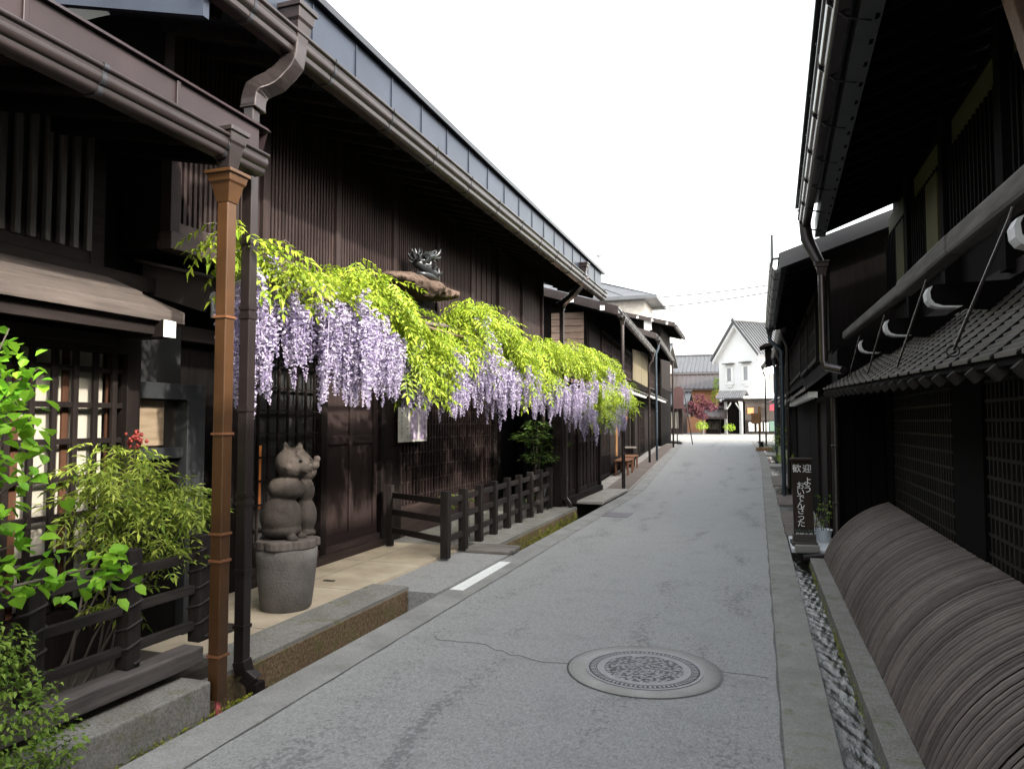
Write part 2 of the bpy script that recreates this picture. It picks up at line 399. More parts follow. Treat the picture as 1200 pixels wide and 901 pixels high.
wp = MB(); wp.add([(-3.0, 6.85, .034), (-2.86, 6.85, .0345), (-2.86, 8.35, .0345), (-3.0, 8.35, .034)], [(0, 1, 2, 3)])
wp.v = [(-2.99, 6.85, .0055), (-2.84, 6.85, .0055), (-2.86, 8.4, .0055), (-3.0, 8.4, .0055)]
struct(wp.build('painted_line', WHITEP))
# cracks running from the manhole
cm = MB()
for x0, y0, dx, dy, n_ in ((-1.28, 5.04, -.095, .045, 14), (-.27, 5.22, .05, -.012, 7)):
    p = Vector((x0, y0, .006))
    for i in range(n_):
        q = p+Vector((dx*random.uniform(.6, 1.3), dy*random.uniform(-.6, 2.2), 0)); cm.beam(p, q, .0022, .003); p = q
struct(cm.build('road_crack', SEAM))

# ------------------------------------------------------------------ foliage helpers (numpy scatter of leaf templates)
def rotm(n, pitch=(-.6, .6), roll=(-.6, .6), yaw=None):
    a = RNG.uniform(0, 2*math.pi, n) if yaw is None else yaw
    b = RNG.uniform(*pitch, n); c = RNG.uniform(*roll, n)
    ca, sa, cb, sb, cc, sc_ = np.cos(a), np.sin(a), np.cos(b), np.sin(b), np.cos(c), np.sin(c)
    Z = np.zeros(n); O = np.ones(n)
    Rz = np.stack([ca, -sa, Z, sa, ca, Z, Z, Z, O], 1).reshape(n, 3, 3)
    Ry = np.stack([cb, Z, sb, Z, O, Z, -sb, Z, cb], 1).reshape(n, 3, 3)
    Rx_ = np.stack([O, Z, Z, Z, cc, -sc_, Z, sc_, cc], 1).reshape(n, 3, 3)
    return Rz @ Ry @ Rx_
def scatter(tv, tf, M, P, S):
    tv = np.asarray(tv, float); n = len(P)
    V = np.einsum('nij,kj->nki', M, tv)*np.asarray(S).reshape(n, 1, 1)+np.asarray(P)[:, None, :]
    k = len(tv); F = [tuple(np.asarray(f)+i*k) for i in range(n) for f in tf]
    return V.reshape(-1, 3), F
def joinvf(parts):
    V = []; F = []; o = 0
    for v, f in parts:
        V.append(v); F += [tuple(i+o for i in t) for t in f]; o += len(v)
    return np.concatenate(V), F
def leaf_t(L=.055, W=.02, fold=.25, bend=-.15):
    # pointed leaf along +x, folded on its midrib
    return ([(0, 0, 0), (L*.45, W/2, W*fold), (L*.45, -W/2, W*fold), (L, 0, bend*L), (L*.5, 0, bend*L*.25)],
            [(0, 4, 1), (4, 3, 1), (0, 2, 4), (4, 2, 3)])
def round_t(L=.07, W=.062):
    return ([(0, 0, 0), (L*.25, W*.45, .006), (L*.62, W*.42, .004), (L, 0, -.012), (L*.62, -W*.42, .004), (L*.25, -W*.45, .006), (L*.45, 0, -.006)],
            [(6, 0, 5), (6, 5, 4), (6, 4, 3), (6, 3, 2), (6, 2, 1), (6, 1, 0)])
def compound_t(L=.22, pairs=5, ll=.06, lw=.022, droop=.35):
    V = []; F = []
    tv, tf = leaf_t(ll, lw)
    def put(x, z, ang, sc):
        o = len(V); c, s_ = math.cos(ang), math.sin(ang)
        j = random.uniform(-.4, .4)
        for a, b, d in tv: V.append((x+(a*c-b*s_)*sc, (a*s_+b*c)*sc, z+d*sc+a*sc*(-.35+j*.4)))
        F.extend(tuple(i+o for i in t) for t in tf)
    for k in range(pairs):
        t = (k+.6)/pairs; x = L*t; z = -droop*L*t*t
        for sgn in (1, -1): put(x, z, sgn*random.uniform(.9, 1.25), random.uniform(.8, 1.05)*(1-.25*abs(t-.4)))
    put(L, -droop*L, 0, 1.0)
    o = len(V); w = .0022
    V += [(0, -w, 0), (0, w, 0), (L, w, -droop*L), (L, -w, -droop*L)]; F.append((o, o+1, o+2, o+3))
    return V, F
def clump(centers, n_per, templ, pitch=(-.2, .9), scale=(.8, 1.25), yaw_out=True):
    parts = []
    for (c, r), k in zip(centers, n_per):
        d = RNG.normal(size=(k, 3)); d /= np.linalg.norm(d, axis=1)[:, None]
        rad = RNG.uniform(.45, 1.0, k)[:, None]
        P = np.asarray(c)+d*rad*np.asarray(r)
        yaw = np.arctan2(d[:, 1], d[:, 0])+RNG.normal(0, .7, k) if yaw_out else None
        M = rotm(k, pitch, (-.5, .5), yaw); S = RNG.uniform(*scale, k)
        ids = RNG.integers(0, len(templ), k)
        for t in range(len(templ)):
            s_ = ids == t
            if s_.any(): parts.append(scatter(*templ[t], M[s_], P[s_], S[s_]))
    return joinvf(parts)
def leaves(name, vf, mat, parent): 
    v, f = vf; inv = ORG[parent.name].inverted() if parent else Matrix.Identity(4)
    A = np.array(inv); v = v @ A[:3, :3].T+A[:3, 3]
    return raw(name, v.tolist(), f, mat, parent)

# ------------------------------------------------------------------ gutter profile and downpipes
def gutter(y0, y1, x0, x1, z, s=1, h=.13, w=.13, mat=GUT, parent=None, name='gutter', step=.9, local=False, bmat=None):
    """moulded eaves trough from y0 to y1; s=+1 when the street is towards +x"""
    prof = [(0, -h)]+[(w*(.52+.20*math.sin(t)), -h*(.82+.18*math.cos(t))) for t in np.linspace(0, 1.57, 5)]+[(w*.735, -h*.70)]
    prof += [(w*(.76+.20*math.sin(t)), -h*(.42+.26*math.cos(t))) for t in np.linspace(.15, 2.2, 8)]+[(w*.93, -h*.20)]
    prof += [(w*(1.0+.085*math.sin(t)), -h*(.085+.085*math.cos(t))) for t in np.linspace(0, 3.14, 7)]
    k_ = len(prof); prof += [(w*.90, 0), (w*.82, -h*.4), (w*.62, -h*.7), (w*.1, -h*.86), (.01, 0), (0, 0)]
    m = MB(); m.prism([(x0+s*a, z+b) for a, b in prof], 'y', y0, y1, [(x1+s*a, z+b) for a, b in prof])
    g = m.build(name, mat, parent, local=local)
    c = MB(); y = y0+.35
    while y < y1-.1:
        xx = x0+(x1-x0)*(y-y0)/(y1-y0)
        c.prism([(xx+s*(a+ .004 if a > .02 else a-.003), z+b*1.02+(.006 if b > -.01 else -.003)) for a, b in prof[:k_]]+[(xx-s*.003, z+.006)], 'y', y, y+.03).mark()
        y += step
    if c.v: c.split('gutter_strap', bmat or DGUT, g, local=local)
    return g
def hopper(x, y, z, w, d, h, mat, parent, name='rain_head', local=False):
    m = MB()
    def ring(zz, sc): return [(x-w*sc, y-d*sc, zz), (x+w*sc, y-d*sc, zz), (x+w*sc, y+d*sc, zz), (x-w*sc, y+d*sc, zz)]
    lev = [(z, 1.15), (z-.12*h, 1.15), (z-.12*h, 1.0), (z-.35*h, .92), (z-.42*h, .80), (z-h, .52)]
    vs_ = []
    for zz, sc in lev: vs_ += ring(zz, sc)
    fs = [(i*4+j, i*4+(j+1) % 4, i*4+4+(j+1) % 4, i*4+4+j) for i in range(len(lev)-1) for j in range(4)]+[(0, 1, 2, 3)]
    m.add(vs_, fs); return m.build(name, mat, parent, bev=.004, local=local)
def sqpipe(pts, w, mat, parent, name='downpipe', bands=(), local=False, d=None, bandmat=None):
    m = MB(); d = d or w
    for p, q in zip(pts[:-1], pts[1:]):
        p = Vector(p); q = Vector(q)
        up = (0, 1, 0) if abs((q-p).normalized().z) > .7 else (0, 0, 1)
        m.beam(p, q, w, d, up)
    o = m.build(name, mat, parent, bev=.006, local=local)
    if bands:
        b = MB()
        for (x, y, z) in bands: b.box(x-w/2-.006, x+w/2+.006, y-d/2-.006, y+d/2+.006, z-.012, z+.012).mark()
        b.split('pipe_band', bandmat or mat, o, local=local)
    return o
def elbow(pts, w, mat, parent, name='rain_elbow', local=False):
    pts = [Vector(p) for p in pts]; out = []
    for i in range(len(pts)-1):
        a = pts[max(i-1, 0)]; b = pts[i]; c = pts[i+1]; d = pts[min(i+2, len(pts)-1)]
        for t in (0, .25, .5, .75): out.append(.5*((2*b)+(c-a)*t+(2*a-5*b+4*c-d)*t*t+(3*b-a-3*c+d)*t**3))
    out.append(pts[-1]); m = MB(); vs_ = []
    for i, p in enumerate(out):
        d = (out[min(i+1, len(out)-1)]-out[max(i-1, 0)]).normalized(); a = Vector((d.y, -d.x, 0))
        a = Vector((0, 1, 0)) if a.length < .12 else Vector((0, 1, 0)); a = (a-d*a.dot(d)).normalized(); b = d.cross(a); k = w/2*(1.0 if i % 4 else 1.06)
        vs_ += [p+a*k+b*k, p-a*k+b*k, p-a*k-b*k, p+a*k-b*k]
    m.add(vs_, [(i*4+j, i*4+(j+1) % 4, i*4+4+(j+1) % 4, i*4+4+j) for i in range(len(out)-1) for j in range(4)]+[(3, 2, 1, 0), tuple(range(len(vs_)-4, len(vs_)))])
    return m.build(name, mat, parent, .008, local)
def rpipe(pts, r, mat, parent, name='downpipe', bands=(), local=False):
    o = MB().tube(pts, r, 12).build(name, mat, parent, local=local)
    if bands:
        b = MB()
        for (x, y, z) in bands: b.lathe([(r+.004, -.015), (r+.008, -.012), (r+.008, .012), (r+.004, .015)], (x, y, z), 12).mark()
        b.split('pipe_band', mat, o, local=local)
    return o
def grid(m, x, y0, y1, z0, z1, nv, nh, wv, wh, dx=.03, back=0):
    """lattice of nv vertical and nh horizontal bars in the plane x (thickness dx)"""
    for i in range(nv):
        y = y0+(y1-y0)*(i+.5)/nv; m.box(x-dx, x, y-wv/2, y+wv/2, z0, z1)
    for j in range(nh):
        z = z0+(z1-z0)*(j+.5)/nh; m.box(x-dx-.004, x-.012, y0, y1, z-wh/2, z+wh/2)

# ------------------------------------------------------------------ house A : nearest house on the left
hA = thing('wooden_house', 'nearest dark house on the left, lattice window behind a planted fence, maroon eave', 'house', (-4.4, 2, 0))
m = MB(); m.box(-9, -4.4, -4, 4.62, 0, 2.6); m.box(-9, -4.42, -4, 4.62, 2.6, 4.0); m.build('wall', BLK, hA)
# main roof and eave
m = MB(); m.prism([(-3.30, 3.46), (-3.30, 3.70), (-9.2, 4.95), (-9.2, 4.72)], 'y', -4, 4.0)
rA = m.build('roof', BRZ2, hA)
m = MB(); m.box(-3.20, -3.14, -4, 3.98, 3.44, 3.665); m.prism([(-3.14, 3.70), (-3.11, 3.665), (-3.31, 3.662), (-3.31, 3.72)], 'y', -4, 4.07)
for y in np.arange(-3.2, 4, .92): m.box(-3.142, -3.126, y, y+.03, 3.45, 3.66)
m.add([(-3.2, 3.981, 3.40), (-3.14, 3.981, 3.40), (-3.125, 4.05, 3.66), (-3.2, 4.05, 3.66)], [(0, 1, 2, 3)])
m.build('eave_fascia', BRZ2, hA, bev=.004)
gutter(-4, 3.93, -3.13, -3.13, 3.455, 1, .14, .11, BRZ, hA, bmat=DGUT)
m = MB()
for y in np.arange(-3.8, 3.95, .38): m.beam((-3.2, y, 3.40), (-4.42, y, 3.64), .06, .09).mark()
m.split('rafter', BLK, hA)
# upper window of standing slats
uw = MB(); uw.box(-4.34, -4.41, .3, 3.72, 2.84, 3.9); u = uw.build('upper_window', INNER, hA)
m = MB()
for y in np.arange(.45, 3.72, .101): m.box(-4.33, -4.29, y, y+.036, 2.86, 3.9)
m.build('slat_screen', wood('upper_slat_wood', (.05, .046, .043), (.11, .10, .092), 'z', .6), u)
m = MB(); m.box(-4.31, -4.42, -3, 3.8, 2.78, 2.86); m.box(-4.30, -4.42, 3.72, 3.83, 2.7, 3.95); m.box(-4.29, -4.42, -3, 4.6, 2.66, 2.775); m.build('window_frame', DWH, u, bev=.004)
# board pent roof in two steps
m = MB(); m.prism([(-4.4, 2.72), (-4.4, 2.755), (-3.98, 2.585), (-3.98, 2.53)], 'y', -3, 3.86); m.prism([(-4.05, 2.555), (-4.05, 2.59), (-3.68, 2.435), (-3.68, 2.355)], 'y', -3, 3.93)
pA = m.build('pent_roof', PENTW, hA, bev=.004)
m = MB(); m.box(-4.02, -4.10, -3, 3.75, 2.20, 2.27); m.box(-3.73, -3.78, -3, 3.8, 2.27, 2.35); m.build('pent_beam', DWH, pA)
for y in (-.6, 1.6, 3.72):
    a = MB().box(-4.4, -3.66, y, y+.11, 2.25, 2.365).build('bracket_arm', DW, hA, bev=.004)
    MB().box(-3.6575, -3.655, y+.003, y+.107, 2.253, 2.362).build('white_end', WHITE, a)
# cross-lattice window
lw = MB().box(-4.30, -4.40, -1.6, 3.88, .52, 2.2).build('lattice_window', INNER, hA)
m = MB()
for y in np.arange(-1.5, 3.7, .33): m.box(-4.222, -4.235, y, y+.325, .56, 2.16)
m.build('paper_panel', CREAM, lw)
m = MB()
for y in np.arange(-1.62, 3.7, .33): m.box(-4.205, -4.221, y+.135, y+.18, .53, 2.16)
m.build('inner_post', wood('reddish_inner_wood', (.05, .024, .014), (.11, .05, .03), 'z', .6), lw)
m = MB(); grid(m, -4.14, -1.6, 3.88, .52, 2.16, 37, 7, .036, .036, .028); m.build('lattice', DW, lw, bev=.003)
m = MB(); m.box(-4.12, -4.4, 3.885, 4.0, .1, 2.3); m.box(-4.12, -4.4, -2, 3.885, 2.162, 2.26); m.box(-4.1, -4.4, -2, 3.885, .42, .518); m.box(-4.13, -4.4, -2, 3.885, .0, .42); m.build('window_frame', DW, lw, bev=.004)
# entrance beside it
dr = MB().box(-4.36, -4.41, 4.0, 4.62, .06, 2.45).build('door', INNER, hA)
MB().box(-4.33, -4.355, 4.06, 4.58, 1.50, 1.86).build('door_glass', GLASS, dr)
m = MB(); m.box(-4.318, -4.326, 4.09, 4.42, 1.52, 1.86); m.build('interior_glow_panel', wood('beige_interior_glow', (.16, .12, .075), (.30, .23, .16), 'y', .8), dr)  # beige panel before the opaque glass stands in for the interior's glow
m = MB(); m.box(-4.22, -4.36, 4.0, 4.75, 1.87, 1.99); m.box(-4.26, -4.36, 4.0, 4.06, .06, 1.87); m.box(-4.22, -4.36, 4.56, 4.75, .06, 1.87); m.box(-4.26, -4.36, 4.06, 4.56, 1.42, 1.50); m.build('door_frame', plain('blue_black_frame', (.018, .020, .022), .5), dr, bev=.004)
MB().box(-4.30, -4.36, 4.06, 4.56, .1, 1.418).build('door_panel', BLK, dr)
m = MB(); m.prism([(-4.78, 2.79), (-4.78, 2.985), (-3.75, 2.735), (-3.86, 2.51)], 'y', 4.28, 4.33); m.prism([(-4.78, 2.99), (-4.78, 3.015), (-3.70, 2.75), (-3.70, 2.725)], 'y', 4.2, 4.62)
pr = m.build('entrance_pent_roof', plain('dark_board_roof', (.030, .024, .022), .6), hA, bev=.004)
m = MB(); m.tube([(-3.70, 4.22, 2.60), (-3.70, 4.62, 2.58)], .035, 10); m.tube([(-3.72, 4.25, 2.58), (-3.72, 4.25, 2.45)], .022, 8); m.build('pent_gutter', PVC, pr)
# brown downpipe with its heads
h1 = hopper(-3.085, 3.62, 3.50, .085, .075, .24, GUT, hA)
h2 = hopper(-3.085, 3.62, 3.235, .088, .082, .19, COPP, hA)
m = MB(); m.box(-3.125, -3.045, 3.58, 3.66, .05, 3.06)
dp = m.build('downpipe', COPP, hA, bev=.006)
m = MB()
for z in (2.33, 1.62, 1.02, .86, .30): m.box(-3.132, -3.038, 3.573, 3.667, z, z+.014).mark()
m.split('pipe_band', plain('dull_brown_band', (.15, .06, .025), .5), dp)
m = MB(); m.tube([(-3.085, 3.62, .05), (-3.07, 3.62, -.06), (-3.05, 3.60, -.16)], [.012, .022, .010], 8); m.build('red_tag', plain('faded_red_plastic', (.55, .12, .12), .5), dp)

# stone footing and planted fence in front of house A
m = MB(); m.box(-3.34, -3.06, -4, 2.02, -.44, .17); m.box(-3.34, -3.06, 2.03, 3.54, -.44, .185)
ft = m.build('stone_plinth', GRAN, None, bev=.012); tag(ft, 'long rough granite plinth stones under the near planted fence', 'stone plinth')
m = MB(); m.box(-4.13, -3.345, -4, 3.95, -.1, .15); o = m.build('garden_bed', plain('dark_soil', (.05, .04, .03), .95, 0, .5, 12, .5), None); struct(o)
fA = thing('wooden_fence', 'near black wooden fence with rope-bound posts and three rails above granite plinth', 'fence', (-3.32, 2.8, .24))
m = MB(); m.beam((-3.30, -1.0, .285), (-3.30, 3.66, .285), .15, .10, (0, 0, 1)); m.build('sill_beam', SILL, fA, bev=.008)
for y in (1.05, 1.98, 2.62, 3.20, 3.74):
    w = .045
    p = MB().box(-3.34-w, -3.34+w, y-w, y+w, .335, .99).build('post', FEN, fA, bev=.006)
    m = MB(); pts = []
    for k in range(200):
        t = k/199; a = t*2*math.pi*5; r = .049
        dx = max(-1, min(1, 1.35*math.cos(a))); dy = max(-1, min(1, 1.35*math.sin(a)))
        pts.append((-3.34+r*dx, y+r*dy, .36+.55*t))
    m.tube(pts, .0075, 6); m.build('rope_winding', ROPE, p)
for z in (.44, .66, .86):
    for y0, y1 in ((-1.0, 1.0), (1.1, 1.93), (2.03, 2.57), (2.67, 3.15), (3.25, 3.69)):
        MB().box(-3.365, -3.325, y0, y1, z-.025, z+.028).build('rail', FENH, fA, bev=.004)

# ------------------------------------------------------------------ house B : long lattice house with the wisteria
hB = thing('wooden_house', 'long dark lattice townhouse behind the wisteria, blue-grey metal eave along its whole front', 'house', (-4.9, 9, 0))
XU = -3.98
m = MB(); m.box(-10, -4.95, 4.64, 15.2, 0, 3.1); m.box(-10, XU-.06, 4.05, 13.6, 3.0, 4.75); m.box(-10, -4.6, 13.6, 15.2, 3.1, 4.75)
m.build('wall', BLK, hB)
# roof
def ez(y): return 0.0
m = MB(); m.prism([(-3.16, 4.34), (-3.16, 4.86), (-3.4, 4.93), (-10, 6.75), (-10, 6.3), (-3.4, 4.42)], 'y', 3.45, 15.1)
rB = m.build('roof', FASC, hB)
m = MB(); m.box(-3.15, -3.115, 3.42, 15.12, 4.44, 4.845)
for y in np.arange(3.9, 15, .62): m.box(-3.114, -3.104, y, y+.014, 4.45, 4.84)
m.build('eave_fascia', FASC, hB)
m = MB(); m.prism([(-3.06, 4.84), (-3.06, 4.90), (-3.42, 5.0), (-3.42, 4.945)], 'y', 3.38, 15.28); m.build('roof_edge', DGUT, hB, bev=.004)
m = MB(); m.prism([(-3.10, 4.12), (-3.10, 4.84), (-10, 6.70), (-10, 5.86)], 'y', 3.40, 3.448); m.build('verge_board', FASC, hB)
m = MB()
for y in np.arange(3.7, 15, .34): m.beam((-3.25, y, 4.335), (-4.02, y, 4.555), .06, .09).mark()
m.split('rafter', DW, hB)
gutter(3.36, 15.05, -3.115, -3.115, 4.42, 1, .17, .14, GUT, hB, step=.92)
h3 = hopper(-3.04, 4.22, 4.60, .10, .095, .30, GUT, hB)
elbow([(-3.04, 4.22, 4.36), (-3.05, 4.20, 4.20), (-3.12, 4.13, 4.06), (-3.22, 4.05, 3.96), (-3.235, 4.03, 3.82)], .12, GUT, hB)
sqpipe([(-3.235, 4.02, 3.86), (-3.235, 4.02, .12)], .075, BRZ, hB, 'downpipe', [(-3.235, 4.02, z) for z in (.36, .72, 1.16, 1.22, 1.78, 2.4, 2.46, 2.9)])
sqpipe([(-3.235, 4.02, .14), (-3.215, 4.03, .05), (-3.15, 4.05, .0), (-3.14, 4.055, -.14)], .09, BRZ, hB, 'pipe_shoe')
hopper(-3.04, 13.15, 4.66, .085, .085, .22, GUT, hB)
elbow([(-3.04, 13.15, 4.47), (-3.06, 13.2, 4.34), (-3.45, 14.0, 4.24), (-3.85, 14.72, 4.18), (-3.9, 14.8, 4.05)], .11, GUT, hB)
hopper(-3.9, 14.8, 4.22, .09, .09, .18, BRZ, hB); sqpipe([(-3.9, 14.8, 4.06), (-3.9, 14.8, .1)], .085, BRZ, hB, 'downpipe', [(-3.9, 14.8, 1.0), (-3.9, 14.8, 3.2)])
# upper storey : bays of fine standing slats
bays = [4.10, 5.12, 6.25, 7.45, 8.65, 9.85, 11.05, 12.3, 13.55]
for y in bays: MB().box(XU-.06, XU+.035, y-.045, y+.045, 3.04, 4.62).build('upper_post', BW, hB, bev=.004)
for i in range(8):
    y0, y1 = bays[i]+.045, bays[i+1]-.045; m = MB()
    bk = MB().box(XU-.055, XU-.045, y0, y1, 3.12, 4.6).build('upper_screen', INNER if i < 5 else DW, hB)
    if i < 5:
        n_ = int((y1-y0)/.049)
        for k in range(n_):
            y = y0+(k+.5)*(y1-y0)/n_; m.box(XU-.03, XU+.004, y-.0135, y+.0135, 3.14, 4.6)
        m.box(XU-.04, XU-.012, y0, y1, 3.9, 3.935)
    else:
        n_ = int((y1-y0)/.19)
        for k in range(n_):
            y = y0+(k+.5)*(y1-y0)/n_; m.box(XU-.045, XU-.02, y-.09, y+.09, 3.14, 4.6)
    m.build('slat_screen', BW, bk)
m = MB(); m.box(XU-.08, XU+.05, 4.05, 13.6, 2.93, 3.06); m.build('floor_beam', BWH, hB, bev=.006)
m = MB(); m.box(XU-.05, XU+.02, 4.145, 13.5, 3.06, 3.14); m.build('screen_sill', BWH, hB)
m = MB(); m.box(-4.95, XU-.08, 4.05, 13.6, 2.94, 3.0)
for y in np.arange(4.6, 13.5, .9): m.box(-4.93, XU-.06, y, y+.09, 2.82, 2.938)
m.build('jetty_joists', BLKH, hB)
# lower storey
XL = -4.87
for y0, y1 in ((4.66, 4.9), (5.7, 5.98), (7.30, 7.42), (8.72, 9.30), (13.12, 13.3), (15.0, 15.2)):
    MB().box(-4.95, XL+.06, y0, y1, .06, 2.94).build('post', DW, hB, bev=.006)
m = MB(); m.box(-4.95, XL+.05, 4.9, 13.12, 2.42, 2.55); m.build('lintel', DWH, hB, bev=.004)
m = MB(); m.box(-4.95, XL+.14, 5.98, 8.72, .06, .15); m.box(-4.95, XL+.05, 5.98, 8.72, .15, .22); m.box(-4.95, XL+.05, 9.3, 13.12, .06, .48); m.build('threshold', BWH, hB, bev=.006)
ld = MB().box(-4.945, -4.93, 5.98, 7.30, .22, 2.42).build('lattice_door', INNER, hB)
m = MB(); grid(m, XL+.02, 5.98, 7.30, .48, 2.42, 8, 8, .022, .020, .03); m.build('lattice', DW, ld, bev=.002)
m = MB(); m.box(-4.93, XL, 5.98, 7.30, .22, .46); m.build('kick_board', DW, ld)
MB().box(-4.925, -4.905, 6.28, 6.345, .80, 1.45).build('glow_strip', GLOW, ld)  # added glowing strip standing in for orange light on an inner post
MB().box(-4.927, -4.91, 6.15, 6.20, .5, 2.3).build('inner_post', wood('warm_inner_wood', (.16, .07, .03), (.30, .14, .07), 'z', .6), ld)
pd = MB().box(-4.945, -4.90, 7.42, 8.72, .22, 2.42).build('panel_door', BW, hB)
m = MB()
for y0, y1 in ((7.42, 7.52), (8.02, 8.10), (8.62, 8.72)): m.box(-4.90, XL, y0, y1, .22, 2.42)
for y0, y1 in ((7.52, 8.02), (8.10, 8.62)):
    for z0, z1 in ((.22, .34), (1.42, 1.52), (2.32, 2.42)): m.box(-4.90, XL-.003, y0, y1, z0, z1)
m.build('door_frame', BW, pd, bev=.005)
lwB = MB().box(-4.945, -4.93, 9.3, 13.12, .5, 2.42).build('lattice_window', INNER, hB)
m = MB(); grid(m, XL+.02, 9.32, 13.1, .5, 2.4, 36, 9, .032, .022, .034)
m.build('lattice', BW, lwB)
# gate wing at the far end of house B
gB = thing('gate', 'brown board gate in dark posts past the short fence, under the wisteria end', 'gate', (-3.65, 15.4, 0))
for y in (13.55, 14.95, 17.2): MB().box(-3.75, -3.58, y-.07, y+.07, .05, 2.35).build('post', DW, gB, bev=.006)
m = MB(); m.box(-3.80, -3.53, 13.4, 17.35, 2.351, 2.47); m.build('lintel', DWH, gB, bev=.006)
for k, (y0, y1) in enumerate(((13.62, 14.88), (15.02, 16.05), (16.1, 17.13))):
    p = MB().box(-3.70, -3.665, y0, y1, .2, 2.33).build('gate_panel', BW, gB)
    m = MB()
    for a in np.linspace(y0+.03, y1-.03, 4): m.box(-3.665, -3.64, a-.03, a+.03, .2, 2.33)
    m.box(-3.665, -3.643, y0, y1, 1.25, 1.33); m.box(-3.665, -3.643, y0, y1, .2, .30); m.build('panel_frame', BW, p, bev=.003)
m = MB(); m.box(-3.85, -3.52, 13.62, 17.13, .05, .2); m.build('sill', DWH, gB)
m = MB(); m.prism([(-4.3, 2.75), (-4.3, 2.80), (-3.3, 2.56), (-3.3, 2.51)], 'y', 13.3, 17.4); m.build('gate_roof', BRZ, gB)
sqpipe([(-3.5, 13.5, 2.4), (-3.5, 13.5, .25), (-3.42, 13.5, .14), (-3.36, 13.5, -.05)], .07, BRZ, gB, 'downpipe', [(-3.5, 13.5, .6), (-3.5, 13.5, 1.4)])

# low fence in front of house B
fB = thing('wooden_fence', 'low dark post-and-rail fence before the lattice wall, nine square posts', 'fence', (-3.7, 10, .05))
py = [8.12, 8.72, 9.32, 9.95, 10.6, 11.22, 11.9, 12.55, 13.25]
def fx(y): return -3.60-.028*(y-8.12)
for k, y in enumerate(py):
    x = fx(y); MB().box(x-.05, x+.05, y-.05, y+.05, .052, .86 if k == 0 else .84).build('post', FEN, fB, bev=.006)
MB().box(-4.68, -4.60, 8.62, 8.70, .06, .86).build('post', FEN, fB, bev=.005)
for z in (.27, .51, .73):
    m = MB(); m.beam((fx(8.17)-.008, 8.17, z), (fx(13.9)-.008, 13.9, z), .035, .075); m.build('rail', FENH, fB, bev=.004)
    m = MB(); m.beam((-3.655, 8.13, z), (-4.60, 8.66, z), .035, .075); m.build('rail', FENH, fB, bev=.004)

# ------------------------------------------------------------------ right : house D
hD = thing('wooden_house', 'near dark house on the right with tiled pent roof and curved slat guards', 'house', (1.6, 3, 0))
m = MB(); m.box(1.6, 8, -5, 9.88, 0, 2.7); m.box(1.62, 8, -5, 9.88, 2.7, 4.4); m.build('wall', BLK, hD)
ex0, ex1 = .18, .54                     # eave line leans a little away from the street
m = MB(); m.prism([(ex0+.19, 4.12), (ex0+.19, 4.26), (8, 6.6), (8, 6.45)], 'y', -5, 9.85, [(ex1+.19, 4.12), (ex1+.19, 4.26), (8, 6.6), (8, 6.45)])
rD = m.build('roof', DGUT, hD)
m = MB(); m.prism([(ex0+.175, 4.02), (ex0+.175, 4.24), (ex0+.187, 4.24), (ex0+.30, 4.02)], 'y', -5, 9.8, [(ex1+.175, 4.02), (ex1+.175, 4.24), (ex1+.187, 4.24), (ex1+.30, 4.02)]); m.build('eave_fascia', plain('dark_grey_fascia', (.045, .048, .055), .5), hD)
m = MB(); m.prism([(ex0, 4.235), (ex0, 4.275), (ex0+.3, 4.34), (ex0+.3, 4.30)], 'y', -5, 9.2, [(ex1-.08, 4.235), (ex1-.08, 4.275), (ex1+.22, 4.34), (ex1+.22, 4.30)]); m.build('roof_edge', DGUT, hD, bev=.004)
m = MB()
for y in np.arange(-4.8, 9.8, .30):
    x = ex0+(ex1-ex0)*(y+5)/14.8; m.beam((x+.25, y, 4.06), (1.65, y, 4.40), .06, .10).mark()
m.split('rafter', BLK, hD)
g = gutter(-5, 9.5, ex0+.17, ex1+.10, 4.20, -1, .15, .13, GUT, hD, step=50)
m = MB(); k = 0
for y in np.arange(-4.6, 9.4, .82):
    x = ex0+.17+(ex1-.07-ex0)*(y+5)/14.5
    m.tube([(x-.125, y-.09, 4.225), (x-.12, y, 4.10), (x-.02, y+.05, 4.03), (x+.12, y+.12, 4.02)], .009, 6); m.ball((x-.13, y-.095, 4.23), .022, 8, 6); m.mark()
m.split('gutter_bracket', DGUT, hD)
m = MB(); m.prism([(ex0+.165, 4.10), (ex0+.165, 4.19), (ex0+.13, 4.19), (ex0+.13, 4.10)], 'y', -5, 9.4, [(ex1+.09, 4.10), (ex1+.09, 4.19), (ex1+.055, 4.19), (ex1+.055, 4.10)]); m.build('gutter_liner', GUT, hD)
# elbow, rain head, pipe
m = MB(); m.tube([(ex1+.04, 9.42, 4.10), (ex1+.06, 9.42, 3.92), (ex1+.10, 9.40, 3.82), (.70, 9.33, 3.66), (.74, 9.3, 3.56)], [.07, .075, .07, .062, .058], 10); m.build('rain_elbow', BRZ, hD)
hopper(.75, 9.3, 3.60, .075, .075, .18, GUT, hD)
rpipe([(.75, 9.3, 3.44), (.75, 9.3, 2.42), (.78, 9.25, 2.34), (.93, 9.0, 2.28)], .048, GUT, hD)
rpipe([(.90, 9.78, 2.0), (.90, 9.78, .12), (.86, 9.76, .06), (.50, 9.70, .02)], .045, BRZ, hD, 'downpipe', [(.90, 9.78, .7), (.90, 9.78, 1.4)])
